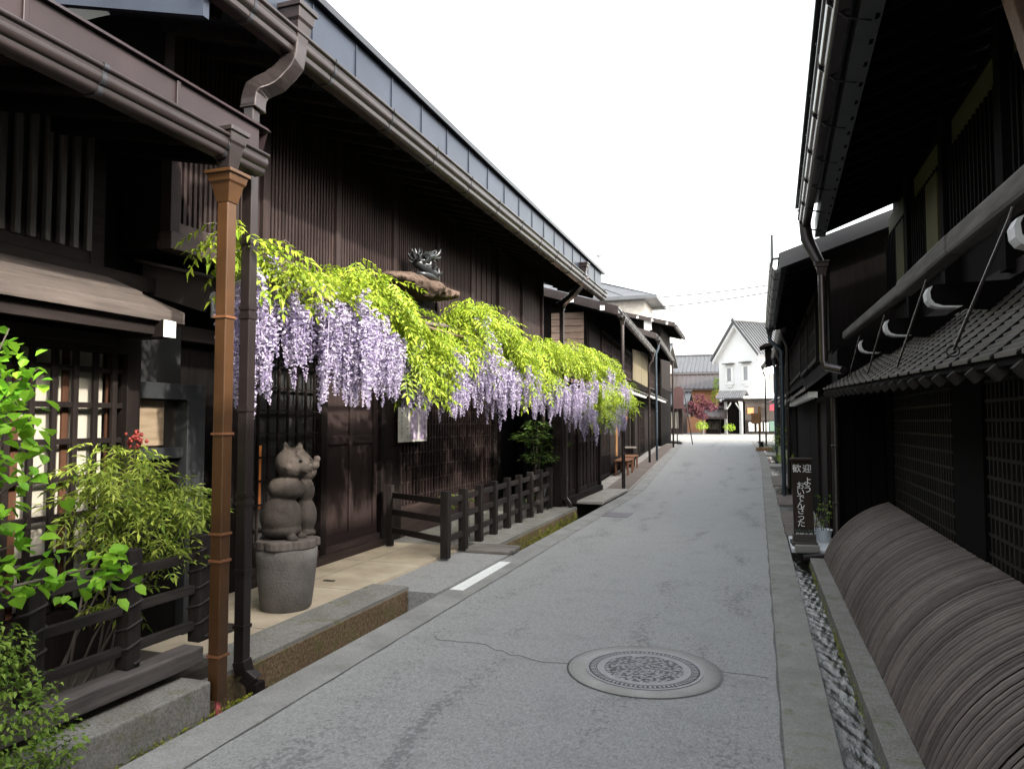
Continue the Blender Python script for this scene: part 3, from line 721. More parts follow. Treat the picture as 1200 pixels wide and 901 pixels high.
# upper storey
for y in np.arange(-4, 9.9, 1.55):
    MB().box(1.50, 1.618, y, y+.13, 2.66, 4.35).build('upper_post', BLK, hD)
    wn_ = MB().box(1.56, 1.617, y+.135, y+1.545, 3.1, 3.95).build('upper_window', INNER, hD)
    m = MB()
    for k in np.arange(y+.22, y+1.5, .1): m.box(1.525, 1.555, k, k+.03, 3.1, 3.95)
    m.build('slat_screen', BLK, wn_)
    MB().box(1.58, 1.617, y+.135, y+1.545, 3.97, 4.22).build('plaster_panel', DOCHRE, hD)
for y in (7.05, 8.6): MB().box(1.52, 1.558, y+.1, y+.55, 3.05, 3.9).build('plaster_panel', DOCHRE, hD)
m = MB(); bp_ = [(1.08, -3.0, 2.60), (1.075, .4, 2.645), (1.07, 2.8, 2.66), (1.065, 4.6, 2.695), (1.06, 6.1, 2.70)]
for p_, q_ in zip(bp_[:-1], bp_[1:]): m.beam(p_, q_, .105+random.uniform(-.006, .006), .125)
m.beam((1.062, 6.102, 2.705), (1.045, 9.75, 2.76), .085, .10)
m.build('log_beam', wood('grey_weathered_log', (.045, .040, .037), (.135, .122, .112), 'y', .85), hD, bev=.022)
for y in (-1.3, .25, 1.86, 3.47, 5.13, 6.73, 8.33):
    prof = [(1.62, 2.57), (1.06, 2.56), (1.035, 2.545), (1.02, 2.51), (1.025, 2.465), (1.045, 2.435), (1.09, 2.418), (1.20, 2.412), (1.40, 2.395), (1.62, 2.39)]
    a = MB().prism(prof, 'y', y, y+.085).build('bracket_arm', BLK, hD)
    face = prof[2:8]; inn = [(x+.018, z+.006) for x, z in face]; out = [(x-.006, z-.004) for x, z in face]
    MB().prism(out+inn[::-1], 'y', y-.002, y+.087).build('white_end', plain('dull_white_paint', (.46, .46, .46), .6, 0, .25, 12) if 'dull_white_paint' not in MATS else MATS['dull_white_paint'], a)
    MB().tube([(1.03, y+.05, 2.60), (1.02, y+.06, 2.56), (.96, y+.78, 2.07)], .008, 6).build('stay_rod', GUT, a)
    m = MB(); m.tube([(.96+.03*math.cos(t), y+.80, 2.065+.03*math.sin(t)) for t in np.linspace(0, 6.28, 14)], .005, 5); m.build('stay_ring', IRON, a)
# pent roof of thin shingles between battens
def ps(t, y): # t 0 eave .. 1 wall ; the eave sags towards the camera
    xe = .97-.03*(y-3); ze = 1.955+.021*(y-3)
    return Vector((xe+(1.60-xe)*t, y, ze+(2.60-ze)*(t*.85+.15*t*t)))
m = MB(); ncol = 44; nrow = 20
for c in range(ncol):
    y0 = -3.8+13.6*c/ncol; y1 = y0+13.6/ncol-.055
    for r in range(nrow):
        t0, t1 = r/nrow, (r+1.25)/nrow; j = random.uniform(-.004, .004)
        a, b, c_, d = ps(t0, y0), ps(t0, y1), ps(min(t1, 1), y1), ps(min(t1, 1), y0)
        up = Vector((0, 0, .019+j*.4)); lo = Vector((0, 0, -.002))
        m.add([a, b, c_, d, a+up, b+up, c_+lo+Vector((0, 0, .006)), d+lo+Vector((0, 0, .006))], [(0, 3, 2, 1), (4, 5, 6, 7), (0, 1, 5, 4), (1, 2, 6, 5), (2, 3, 7, 6), (3, 0, 4, 7)])
tr_ = m.build('tile_roof', TILE, hD)
m = MB()
for c in range(ncol): y = -3.8+13.6*(c+1)/ncol-.0275; m.tube([ps(0, y)+Vector((0, 0, -.004)), ps(.5, y)+Vector((0, 0, -.004)), ps(1, y)+Vector((0, 0, -.004))], .016, 6)
m.build('roof_ribs', BLK, tr_)
m = MB()
for yy in (-3.8, 3.0):
    pass
dk = MB(); st = [ -3.8, 0, 3, 6, 9.8]
for y in st: dk.v += [tuple(ps(0.02, y)-Vector((0, 0, .012))), tuple(ps(1, y)-Vector((0, 0, .012))), tuple(ps(1, y)-Vector((0, 0, .06))), tuple(ps(0.02, y)-Vector((0, 0, .045)))]
for i in range(4):
    p, q = i*4, i*4+4
    dk.f += [(p, p+1, q+1, q), (p+3, q+3, q+2, p+2), (p, q, q+3, p+3), (p+1, p+2, q+2, q+1)]
dk.f += [(0, 3, 2, 1), (16, 17, 18, 19)]; dk.sm = [False]*len(dk.f); dk.build('roof_deck', BLK, hD)
m = MB()
for y in np.arange(-3.6, 9.8, .30): m.beam(ps(.0, y)-Vector((0, 0, .075)), ps(1, y)-Vector((0, 0, .09)), .05, .06).mark()
m.split('pent_rafter', wood('dim_grey_rafter', (.016, .014, .012), (.032, .028, .024), 'x', .8), hD)
m = MB(); m.box(1.555, 1.60, -3.8, 9.8, 2.62, 2.72); m.build('flashing_beam', DWH, hD)
# lower wall
XD = 1.50
for y0, y1 in ((5.86, 6.68), (9.5, 9.88), (2.2, 2.5), (-1.5, -1.2)):
    MB().box(XD-.02, 1.6, y0, y1, .3, 2.45).build('post', BLK, hD)
for y0, y1, nv in ((6.7, 9.48, 30), (2.52, 5.84, 36), (-1.18, 2.18, 30)):
    w_ = MB().box(1.585, 1.598, y0, y1, .5, 2.4).build('lattice_window', INNER, hD)
    m = MB(); grid(m, XD+.03, y0, y1, .6, 2.3, nv, 13, .028, .022, .03); m.build('lattice', wood('dusty_black_lattice', (.008, .007, .006), (.022, .018, .015), 'z', .6), w_)
    m = MB(); m.box(XD, 1.6, y0, y1, .45, .6); m.build('sill', BLKH, w_)
MB().beam((1.33, 4.60, 4.45), (1.27, 3.75, 3.22), .10, .16, (1, 0, 0)).build('eave_brace', wood('bare_brown_timber', (.13, .085, .06), (.24, .16, .115), 'z', .7), hD, bev=.008)

# curved slat guards along the stream
def guard(y0, y1, off, label):
    root = thing('slat_guard', label, 'slat guard', (1.1, (y0+y1)/2, 0), group='curved slat guards along the stream')
    def prof(t):
        a = t*math.pi/2
        k = .62; return .735+off+(1.50-.735)*.96*(k*(1-math.cos(a))+(1-k)*t), .03+.70*(k*math.sin(a)+(1-k)*t)
    m = MB(); y = y0
    while y < y1:
        w = random.uniform(.024, .038); th = random.uniform(.004, .007); dy = random.uniform(-.010, .010); lift = random.uniform(.001, .004)
        pts = [prof(k/11) for k in range(12)]
        if random.random() < .06: y += .01
        vs_ = []
        for k, (px, pz) in enumerate(pts):
            yy = y+dy*k/11; nx, nz = -math.cos(k/11*1.4), math.sin(k/11*1.4)
            e = lift+th
            vs_ += [(px, yy, pz), (px, yy+w, pz), (px+nx*e, yy+w*.85, pz+nz*e), (px+nx*e, yy+w*.15, pz+nz*e)]
        fs = [(i*4+j, i*4+(j+1) % 4, i*4+4+(j+1) % 4, i*4+4+j) for i in range(11) for j in range(4)]+[(0, 3, 2, 1), (44, 45, 46, 47)]
        m.add(vs_, fs, False); y += w+random.choice((.012, .015, .019, .026))
    m.build('slats', SLW, root)
    m = MB(); pts = [prof(k/11) for k in range(12)]
    m.prism([(x+.004, z-.001) for x, z in pts]+[(x+.016, z-.006) for x, z in pts[::-1]], 'y', y0+.006, y1-.006); m.build('gap_shade_sheet', BLK, root)  # black sheet added under the slats so their gaps read as shade
    for t in (.12, .5, .88):
        x, z = prof(t); MB().box(x+.005, x+.045, y0, y1, z-.045, z-.005).build('backing_rail', BLKH, root)
guard(5.80, 9.72, 0, 'farther curved guard of thin split slats, ending by the grey downpipe')
guard(.2, 5.795, .010, 'nearest curved guard of thin split slats, cut by the bottom right corner')

# ------------------------------------------------------------------ the other townhouses along the street
def machiya(label, loc, rz, L, eave_z, over, slope, depth, pent_z, low, up, pipes=(), gmat=GUT, pmat=BRZ, wall=BLK, pent_out=.7, dots=True, roofm=ROOFM, pent_roof=BRZ, side_boards=False):
    h = thing('wooden_house', label, 'house', loc, rz)
    B = lambda m, n, mat, p=h, bev=0: m.build(n, mat, p, bev, local=True)
    rise = slope*(depth/2)
    m = MB(); m.prism([(0, 0), (0, eave_z+slope*over-.02), (-depth/2, eave_z+slope*over+rise-.02), (-depth, eave_z+slope*over-.02), (-depth, 0)], 'y', 0, L)
    w = B(m, 'wall', wall)
    if side_boards:
        m = MB()
        for k, z in enumerate(np.arange(2.2, eave_z+slope*over-.15, .17)): m.box(-.9, -.08, -.03, -.002, z, z+.155)
        B(m, 'side_boards', wood('bare_side_boards', (.16, .11, .085), (.34, .25, .20), 'x', .7), w)
    # roof
    rx = -depth/2
    m = MB(); ze = eave_z; zr = eave_z+slope*(over-rx)
    m.prism([(over, ze), (over, ze+.13), (rx, zr+.13), (-depth-over, ze+.13), (-depth-over, ze), (rx, zr)], 'y', -.42, L+.25)
    r = B(m, 'roof', roofm)
    m = MB()
    for y in (-.46, L+.25): m.prism([(over+.03, ze-.04), (over+.03, ze+.17), (rx, zr+.17), (rx, zr-.04)], 'y', y, y+.038)
    m.prism([(over+.035, ze+.13), (over+.035, ze+.17), (over-.08, ze+.19), (over-.08, ze+.15)], 'y', -.42, L+.25)
    B(m, 'verge_board', gmat, r)
    m = MB()
    for y in np.arange(.1, L, .36): m.beam((over-.08, y, ze-.035), (-.1, y, ze-.035+slope*over), .06, .08).mark()
    m.split('rafter', BLK, r, local=True)
    if dots:
        m = MB()
        for k in range(4): x = over-.35-k*.75; m.box(x-.05, x+.05, -.475, -.461, ze+slope*(over-x)-.02, ze+slope*(over-x)+.09).mark()
        m.split('white_end', WHITE, r, local=True)
    gutter(-.4, L+.2, over+.02, over+.02, ze+.06, 1, .14, .12, gmat, h, step=.9, local=True)
    # pent roof with white-tipped rafters
    if pent_z:
        m = MB(); m.prism([(0, pent_z+.28), (0, pent_z+.32), (pent_out, pent_z+.06), (pent_out, pent_z+.01)], 'y', -.1, L-.05); p = B(m, 'pent_roof', pent_roof)
        m = MB(); t = MB()
        for y in np.arange(.15, L-.2, .62):
            m.beam((pent_out-.16, y, pent_z-.03), (.0, y, pent_z+.22), .06, .07).mark()
            t.box(pent_out-.17, pent_out-.045, y-.036, y+.036, pent_z-.085, pent_z-.003).mark()
        m.split('pent_rafter', BLK, p, local=True); t.split('white_end', WHITE, p, local=True)
    def bay(y0, y1, z0, z1, kind, nm):
        if kind == 'boards':
            m = MB()
            for y in np.arange(y0, y1-.05, .16): m.box(.002, .02, y, y+.152, z0, z1)
            return B(m, 'board_wall', DW if gmat is GUT else BLK)
        if kind in ('ochre', 'white'):
            return B(MB().box(.002, .02, y0, y1, z0, z1), 'plaster_panel', OCHRE if kind == 'ochre' else PLASTER)
        bk = B(MB().box(.002, .012, y0, y1, z0, z1), nm, {'door': BLK, 'lit': BLK}.get(kind, INNER))
        m = MB(); f = .07
        m.box(.012, .07, y0, y0+f, z0, z1); m.box(.012, .07, y1-f, y1, z0, z1); m.box(.012, .066, y0+f, y1-f, z0, z0+f); m.box(.012, .066, y0+f, y1-f, z1-f, z1)
        B(m, 'frame', BW if kind == 'window' else DW, bk)
        m = MB()
        if kind in ('lattice', 'window'):
            n_ = max(3, int((y1-y0)/.13)); mat = BW if kind == 'window' else DW
            for k in range(n_): y = y0+(k+.5)*(y1-y0)/n_; m.box(.025, .05, y-.016, y+.016, z0+f, z1-f)
            for k in range(3): z = z0+(k+1)*(z1-z0)/4; m.box(.03, .046, y0+f, y1-f, z-.014, z+.014)
            B(m, 'lattice', mat, bk)
        elif kind == 'lit':
            m.box(.014, .022, (y0+y1)/2-.28, (y0+y1)/2+.28, z1-.85, z1-.35); B(m, 'lit_pane', GLOW, bk)
            m = MB()
            for k in (-.28, 0, .28): m.box(.02, .035, (y0+y1)/2+k-.02, (y0+y1)/2+k+.02, z1-.87, z1-.33)
            for k in (.35, .6, .85): m.box(.021, .036, (y0+y1)/2-.3, (y0+y1)/2+.3, z1-k-.02, z1-k+.02)
            B(m, 'pane_bars', DW, bk)
        else:
            for k in np.arange(y0+f, y1-f, .18): m.box(.014, .024, k, k+.165, z0+f, z1-f)
            B(m, 'door_boards', DW, bk)
        return bk
    for y0, y1, kind in low: bay(y0, y1, .15, (pent_z or 2.5)-.05, kind, 'door' if kind in ('door', 'lit') else 'lattice_window')
    for y0, y1, kind in up: bay(y0, y1, (pent_z or 2.5)+.55, eave_z-.05, kind, 'upper_window')
    for y, mat, off in pipes:
        hopper(over+.06, y, ze-.02, .08, .08, .2, gmat, h, local=True)
        rpipe([(over+.06, y, ze-.2), (over+.06, y, ze-.3), (over+.06-off, y, ze-.55), (over+.06-off, y, .06)], .045, mat, h, 'downpipe', [(over+.06-off, y, z) for z in (.9, 1.9, 2.9)], local=True)
    return h
a3 = math.atan(.055)
hC = machiya('dark townhouse past the wisteria gate, bare side boards, bench and lit door at its front', (-3.98, 17.55, .02), a3, 9.5, 4.27, .80, .30, 9, 2.62,
        [(.1, 1.6, 'boards'), (1.7, 3.6, 'lattice'), (3.7, 7.2, 'boards'), (7.3, 8.7, 'lit'), (8.8, 9.4, 'boards')],
        [(.2, 2.0, 'boards'), (2.1, 4.1, 'window'), (4.2, 6.2, 'window'), (6.3, 9.3, 'window')], [(.1, GUT, 0), (9.3, GUT, .15)], side_boards=True)
hC2 = machiya('narrow low-eaved townhouse beyond the bench, ochre plaster upper wall', (-4.50, 27.5, gz(27.5)), a3, 10.1, 4.62, .92, .34, 3.0, 2.55,
        [(.1, 1.7, 'door'), (1.9, 4.2, 'lattice'), (4.4, 6.4, 'boards'), (6.6, 9.9, 'lattice')],
        [(.1, 3.4, 'ochre'), (3.5, 6.8, 'ochre'), (7.0, 9.9, 'window')], [(.2, BLUP, .1), (9.8, BRZ, 0)], dots=False)
hC3 = machiya('tall boarded house rising behind the low-eaved townhouse, white meter box on its gable', (-4.75, 38.0, gz(38)), .02, 5.5, 6.2, .75, .25, 9, 0,
        [], [(.3, 2.6, 'boards'), (2.7, 5.2, 'boards')], [], side_boards=False)
m = MB(); m.box(-5.55, -5.15, 37.80, 37.96, 6.45, 6.95); m.box(-5.43, -5.27, 37.84, 37.96, 5.9, 6.449)
m.build('meter_box', WHITE, hC3, bev=.02)
hE = machiya('second dark house on the right, behind the welcome sign', (.96, 17.3, 0), math.pi, 6.6, 3.82, .62, .34, 9, 2.12,
        [(.1, 2.3, 'boards'), (2.4, 4.6, 'boards'), (4.7, 6.4, 'door')], [(.2, 2.4, 'lattice'), (2.6, 4.8, 'lattice'), (5.0, 6.5, 'boards')],
        [(.1, BLUP, .24)], gmat=DGUT, pmat=BLUP, dots=False, pent_out=.34, roofm=DGUT, pent_roof=DGUT)
m = MB()
for x in np.arange(.97, 3.2, .17): m.box(x, x+.16, 9.93, 10.02, 0, 2.62)
m.box(.955, .968, 9.93, 10.68, 0, 2.6)
m.build('passage_boards', BLK, hE)
m = MB(); m.box(.205, .235, 10.46, 17.5, 3.92, 4.26)
for y in np.arange(10.6, 17.4, .9): m.box(.236, .40, y, y+.03, 3.94, 3.97)
m.build('snow_guard', DGUT, hE)
hF = machiya('third dark house on the right, beside the potted bushes', (1.05, 27.6, gz(23)), math.pi, 10.1, 3.9, .42, .30, 9, 2.2,
        [(.2, 3, 'boards'), (3.2, 6, 'lattice'), (6.2, 9.8, 'boards')], [(.2, 4, 'lattice'), (4.2, 9.6, 'lattice')],
        [(4.6, BRZ, .1), (9.6, BRZ, .1), (.2, BLUP, .05)], gmat=DGUT, dots=True, pent_out=.40, roofm=DGUT, pent_roof=DGUT)
hG = machiya('last dark house on the right before the crossing, small dark roof jutting at its eave', (.95, 41.5, gz(36)), math.pi+a3, 13.6, 4.3, .62, .30, 9, 2.3,
        [(.2, 4, 'lattice'), (4.2, 9, 'boards'), (9.2, 13.2, 'door')], [(.2, 6, 'lattice'), (6.2, 13, 'lattice')], [(.4, BRZ, .1), (8, BLUP, 0)], gmat=DGUT, pent_out=.55, roofm=DGUT, pent_roof=DGUT)
m = MB(); m.prism([(.10, 4.55), (.10, 4.60), (.30, 4.72), (1.0, 4.80), (1.0, 4.70)], 'y', 29.6, 30.8); m.box(.30, .55, 29.9, 30.5, 3.95, 4.56); m.box(.3, .95, 30.1, 30.2, 4.3, 4.4)
lp = m.build('jutting_roof', BLK, None, bev=.02); tag(lp, 'small black roof and box jutting over the lane from a far right house', 'small roof')  # dark roofed shape for small eaves jutting out here, not a lamp
# hipped modern roof behind
hM = thing('house', 'pale building with a grey hipped sheet roof behind the left-hand rooftops', 'house', (-11, 46, gz(46)))
m = MB(); m.box(-16, -6.2, 42.6, 46, 0, 9.0); m.build('wall', plain('pale_render', (.50, .47, .43), .8), hM)
m = MB(); z0 = 9.0; m.add([(-17.5, 41.8, z0), (-5.4, 41.8, z0), (-5.4, 46.6, z0), (-17.5, 46.6, z0), (-14, 44.2, z0+1.5), (-9.6, 44.2, z0+1.5), (-17.5, 41.8, z0-.2), (-5.4, 41.8, z0-.2), (-5.4, 46.6, z0-.2), (-17.5, 46.6, z0-.2)],
     [(0, 1, 5, 4), (1, 2, 5), (2, 3, 4, 5), (3, 0, 4), (0, 6, 7, 1), (1, 7, 8, 2), (2, 8, 9, 3), (3, 9, 6, 0), (6, 9, 8, 7)])
for k in range(8): t = k/7; m.beam((-17.3+11.6*t, 41.85, z0+.02), (-13.9+4.2*t, 44.1, z0+1.5), .06, .05)
m.build('roof', ROOFM, hM)
for x in (-14.5, -11.5, -8.5): MB().box(x, x+1.4, 42.55, 42.598, 6.6, 8.0).build('window', GLASS, hM)

# ------------------------------------------------------------------ the end of the street
KZ = gz(68)
kura = thing('storehouse', 'white plastered storehouse with a tiled gable roof at the end of the street', 'storehouse', (.1, 66.6, KZ), R(-46))
B = lambda m, n, mat, p=kura, bev=0: m.build(n, mat, p, bev, local=True)
# local: gable wall in plane y=0 from x=-4.6 to 0 (facing -y), long side along +y in plane x=0
W, D, H1, H2 = 5.0, 9.0, 7.3, 9.9
m = MB(); m.prism([(-W, 0), (0, 0), (0, H1), (-W/2, H2-.1), (-W, H1)], 'y', 0, D); wk = B(m, 'wall', PLASTER)
m = MB()
for s_ in (-1, 1):
    xe = -W/2+s_*(W/2+.55); m.prism([(-W/2, H2+.02), (-W/2, H2+.24), (xe, H1-.42), (xe, H1-.62)], 'y', -.55, D+.5)
rk = B(m, 'roof', TILE2)
m = MB(); m.tube([(-W/2, -.6, H2+.30), (-W/2, D+.5, H2+.30)], .19, 10)
for s_ in (-1, 1):
    for y in np.arange(-.5, D+.4, .33):
        m.tube([(-W/2+s_*.1, y, H2+.22), (-W/2+s_*(W/2+.57), y, H1-.40)], .055, 6)
B(m, 'roof_tiles', TILE2, rk)
m = MB()
for s_ in (-1, 1):
    xe = -W/2+s_*(W/2+.42); m.prism([(-W/2, H2-.30), (-W/2, H2+.018), (xe, H1-.54), (xe, H1-.82)], 'y', -.42, -.002)
    x0 = -W/2+s_*(W/2); m.box(x0-(.3 if s_ < 0 else -.002), x0+(.3 if s_ > 0 else -.002), .01, D, H1-.75, H1-.28)
B(m, 'plaster_eave', PLASTER, rk)
for xc in (-3.5, -1.4):
    f = MB().box(xc-.42, xc+.42, -.10, -.002, 4.55, 6.05); wi = B(f, 'window', PLASTER)
    B(MB().box(xc-.26, xc+.26, -.106, -.1005, 4.75, 5.95), 'window_pane', plain('grey_lattice_pane', (.30, .30, .31), .7), wi)  # pane coloured plain mid-grey inside the white frame
    m = MB(); m.box(xc-.44, xc-.28, -.2, -.107, 4.7, 6.0); m.box(xc+.28, xc+.44, -.2, -.107, 4.7, 6.0); m.box(xc-.5, xc+.5, -.16, -.107, 4.42, 4.6); m.box(xc-.3, xc+.3, -.13, -.003, 4.2, 4.419)
    B(m, 'window_frame', PLASTER, wi, .02)
    m = MB(); m.prism([(xc-.62, 6.3), (xc+.62, 6.3), (xc+.62, 6.38), (xc-.62, 6.38)], 'y', -.45, -.003); B(m, 'window_hood', TILE2, wi)
m = MB(); m.box(.003, .08, .0, D, 0, 3.1); m.box(.003, .3, -.2, D, 3.1, 3.28); B(m, 'lower_cladding', BLK, wk)
m = MB(); m.box(.004, .06, 1.2, D, 3.6, 5.3); B(m, 'side_shutter', plain('grey_shutter', (.09, .085, .085), .6), wk)
m = MB(); m.box(-W, 0, -.06, -.002, 0, 2.9); B(m, 'gable_cladding', BLK, wk)
# roofed gate in front of it
gt = thing('gate', 'small roofed gate with grey posts in front of the white storehouse', 'gate', (-2.05, 65.6, KZ), R(-20))
B2 = lambda m, n, mat, p=gt, bev=0: m.build(n, mat, p, bev, local=True)
GP = plain('grey_post', (.30, .30, .30), .7)
for x in (-.62, .72): B2(MB().box(x-.12, x+.12, -.12, .12, 0, 2.8), 'post', GP, bev=.02)
m = MB(); m.beam((-.62, 0, 2.0), (-.15, 0, 2.7), .1, .12, (0, 1, 0)); m.beam((.72, 0, 1.9), (.85, -.7, 2.75), .1, .12, (1, 0, 0)); m.beam((.72, 0, 2.0), (.25, 0, 2.7), .1, .12, (0, 1, 0)); B2(m, 'brace', WHITE)
m = MB(); m.box(-.95, 1.05, -.1, .1, 2.8, 2.98); B2(m, 'lintel', GUT)
m = MB(); m.prism([(-1.0, 3.0), (-1.0, 3.08), (0, 3.75), (1.0, 3.08), (1.0, 3.0), (0, 3.66)], 'x', -1.15, 1.25); rg = B2(m, 'roof', TILE2)
m = MB()
for x in np.arange(-1.1, 1.25, .2): m.tube([(x, -1.02, 3.08), (x, 0, 3.77)], .04, 6)
B2(m, 'roof_tiles', TILE2, rg)
B2(MB().box(-.5, .6, .05, .12, .1, 2.7), 'gate_leaf', BLK)
# dark lattice shop wall right of the gate
sh = thing('shop_front', 'dark boarded shop front under a white ledge, orange notice on it', 'shop front', (.9, 65.2, KZ))
m = MB(); m.box(-1.05, 4.2, 65.6, 69, KZ, KZ+3.05); m.build('wall', wood('greyed_shop_boards', (.045, .036, .032), (.10, .085, .075), 'z', .7), sh)
m = MB(); m.box(-1.15, 4.3, 65.35, 69, KZ+3.052, KZ+3.25); m.build('white_ledge', WHITE, sh)
MB().box(-.85, -.35, 65.56, 65.598, KZ+1.75, KZ+2.25).build('notice', plain('orange_notice', (.65, .22, .08), .6), sh)
m = MB()
for x in np.arange(-.95, 1.6, .18): m.box(x, x+.05, 65.55, 65.598, KZ+.1, KZ+1.2)
m.build('lattice', DW, sh)
for x in (-.75, -.1, .5): MB().box(x, x+.42, 65.5, 65.545, KZ+.25, KZ+1.0).build('display_card', WHITE, sh)
MB().box(.85, 1.5, 65.5, 65.545, KZ+.25, KZ+1.1).build('display_card', GREENM, sh)
MB().box(.95, 1.3, 65.2, 65.3, KZ+2.0, KZ+2.75).build('shop_curtain', REDM, sh)
# houses left of the storehouse
def farhouse(label, x0, x1, y0, y1, wall_h, ridge, wmat, rmat, nwin=4, zoff=0, fz=(1.0, 2.0), parent_cat='house'):
    h = thing('house', label, parent_cat, ((x0+x1)/2, y0, KZ))
    m = MB(); m.box(x0, x1, y0, y1, KZ, KZ+wall_h); m.build('wall', wmat, h)
    yr = (y0+y1)/2; m = MB()
    m.prism([(y0-.9, KZ+wall_h-.25), (y0-.9, KZ+wall_h-.08), (yr, KZ+ridge), (y1+.9, KZ+wall_h-.08), (y1+.9, KZ+wall_h-.25), (yr, KZ+ridge-.17)], 'x', x0-.6, x1+.6)
    r = m.build('roof', rmat, h); m = MB()
    for x in np.arange(x0-.5, x1+.6, .45): m.beam((x, y0-.92, KZ+wall_h-.05), (x, yr, KZ+ridge+.02), .09, .06)
    m.tube([(x0-.62, yr, KZ+ridge+.05), (x1+.62, yr, KZ+ridge+.05)], .14, 8); m.build('roof_tiles', rmat, r)
    for k in range(nwin):
        x = x0+(k+.5)*(x1-x0)/nwin; wd = (x1-x0)/nwin*.66
        w_ = MB().box(x-wd/2, x+wd/2, y0-.03, y0-.002, KZ+fz[0], KZ+fz[1]).build('window', CREAM if k % 2 else GLASS, h)
        m = MB()
        for t in np.linspace(-wd/2, wd/2, 4): m.box(x+t-.04, x+t+.04, y0-.07, y0-.031, KZ+fz[0]-.06, KZ+fz[1]+.06)
        m.box(x-wd/2, x+wd/2, y0-.065, y0-.031, KZ+fz[1], KZ+fz[1]+.06); m.build('window_frame', DW, w_)
    return h
farhouse('far grey-roofed house standing highest behind the red maple', -13, -3.2, 86, 94, 6.8, 9.0, plain('dull_plaster', (.30, .26, .22), .8), TILE2, 6, fz=(5.2, 6.4))
farhouse('orange clay-walled house with a brown roof left of the white storehouse', -9.0, -3.9, 74, 80, 4.4, 5.9, TERRA, plain('brown_sheet_roof', (.050, .040, .040), .5, .2, .3, 2), 3, fz=(1.6, 2.8))
farhouse('low dark shop with white-tipped eave facing the crossing, left end', -12.5, -6.2, 64, 69, 2.6, 3.7, BW, DGUT, 4, fz=(.5, 1.9))
sd = farhouse('small dark shed beside the gate of the white storehouse', -4.3, -3.1, 65.2, 66.6, 1.55, 2.2, BLK, BRZ, 1, fz=(.4, 1.1), parent_cat='shed')
farhouse('pale plastered house half hidden behind the ochre-walled townhouse', -16, -8.6, 70, 78, 7.0, 8.8, plain('pale_plaster', (.55, .50, .43), .8), TILE2, 4, fz=(4.6, 6.0))
bkd = MB(); bkd.box(-60, -14, 78, 80, KZ, KZ+5.2); bk_ = bkd.build('boundary_wall', plain('dark_wall_boards', (.06, .055, .05), .8), None); tag(bk_, 'long dark boundary wall beyond the crossing, far left', 'wall')  # wall coloured plain dark grey-brown

# sign post at the crossing
sp = thing('sign_post', 'tall dark round-topped sign board on a thin pole at the crossing', 'sign', (-4.25, 41, gz(41)))
z = gz(41); prof = [(-.28, 1.95), (.28, 1.95), (.28, 2.95)]+[(.28*math.cos(t), 2.95+.22*math.sin(t)) for t in np.linspace(.3, math.pi-.3, 7)]+[(-.28, 2.95)]
MB().prism([(-4.15+a, z+b) for a, b in prof], 'y', 40.97, 41.03).build('sign_board', plain('dark_red_board', (.055, .022, .022), .6), sp)
rpipe([(-4.25, 41.07, z), (-4.25, 41.07, z+3.0)], .03, IRON, sp, 'pole')
MB().box(-4.5, -4.0, 40.85, 41.3, z-.03, z+.13).build('base_block', IRON, sp, bev=.02)
rpipe([(-3.42, 41, z-.02), (-3.85, 41.1, z+2.9)], .028, IRON, sp, 'strut')

# overhead wires and poles carrying them (poles stand behind the houses)
def wire(label, p, q, sag, r=.034):
    p = Vector(p); q = Vector(q); pts = [p.lerp(q, t)-Vector((0, 0, sag*4*t*(1-t))) for t in np.linspace(0, 1, 14)]
    o = MB().tube(pts, r, 5).build('overhead_wire', CABLE, None); tag(o, label, 'wire')
wire('upper overhead wire crossing the sky between the rooflines', (-14, 45, 9.6), (3.2, 45, 10.0), .45)
wire('lower overhead wire with a cable clip, crossing the sky between the rooflines', (-14, 46.5, 9.2), (3.2, 44, 9.5), .55)
for x, yb, lb in ((-14, 45.7, 'wooden utility pole behind the left rooftops'), (3.2, 44.6, 'wooden utility pole behind the right-hand houses')):
    t = thing('utility_pole', lb, 'utility pole', (x, yb, gz(45))); MB().tube([(x, yb, gz(45)), (x, yb, 10.6)], [.16, .11], 10).build('pole', BARK, t)
    MB().box(x-.05, x+.05, yb-1.2, yb+1.2, 9.9, 10.02).build('crossarm', GUT, t)
an = thing('roof_antenna', 'thin aerial standing on the rooftop above the far pale house', 'aerial', (-9.3, 47, 11))
MB().tube([(-9.3, 44.2, 10.3), (-9.3, 44.2, 12.2)], .02, 6).build('mast', IRON, an)
m = MB()
for k in range(5): m.box(-9.8+.1*k, -8.8-.1*k, 44.0+.1*k, 44.015+.1*k, 12.0, 12.015)
m.box(-9.31, -9.29, 43.9, 44.5, 11.99, 12.01); m.build('aerial_rods', IRON, an)

# ------------------------------------------------------------------ wisteria along the front of house B
wis = thing('wisteria', 'long wisteria vine in full lavender bloom hanging from the dark townhouse front', 'wisteria vine', (-3.6, 9, 0))
m = MB()
def vine(pts, r0, r1):
    pts = [Vector(p) for p in pts]; out = []
    for p, q in zip(pts[:-1], pts[1:]):
        for t in (0, .33, .66): out.append(p.lerp(q, t)+Vector((random.uniform(-.03, .03), random.uniform(-.03, .03), random.uniform(-.03, .03))))
    out.append(pts[-1]); m.tube(out, list(np.linspace(r0, r1, len(out))), 8)
vine([(-4.35, 14.2, .05), (-4.2, 14.0, .9), (-4.0, 13.6, 1.7), (-3.7, 13.0, 2.5), (-3.55, 12, 2.85), (-3.6, 10, 2.9), (-3.6, 8, 2.85), (-3.6, 6, 2.75), (-3.55, 4.2, 2.65)], .055, .018)
vine([(-3.7, 13.0, 2.5), (-3.4, 14.5, 2.9), (-3.2, 16, 2.75), (-3.15, 17.6, 2.5)], .035, .012)
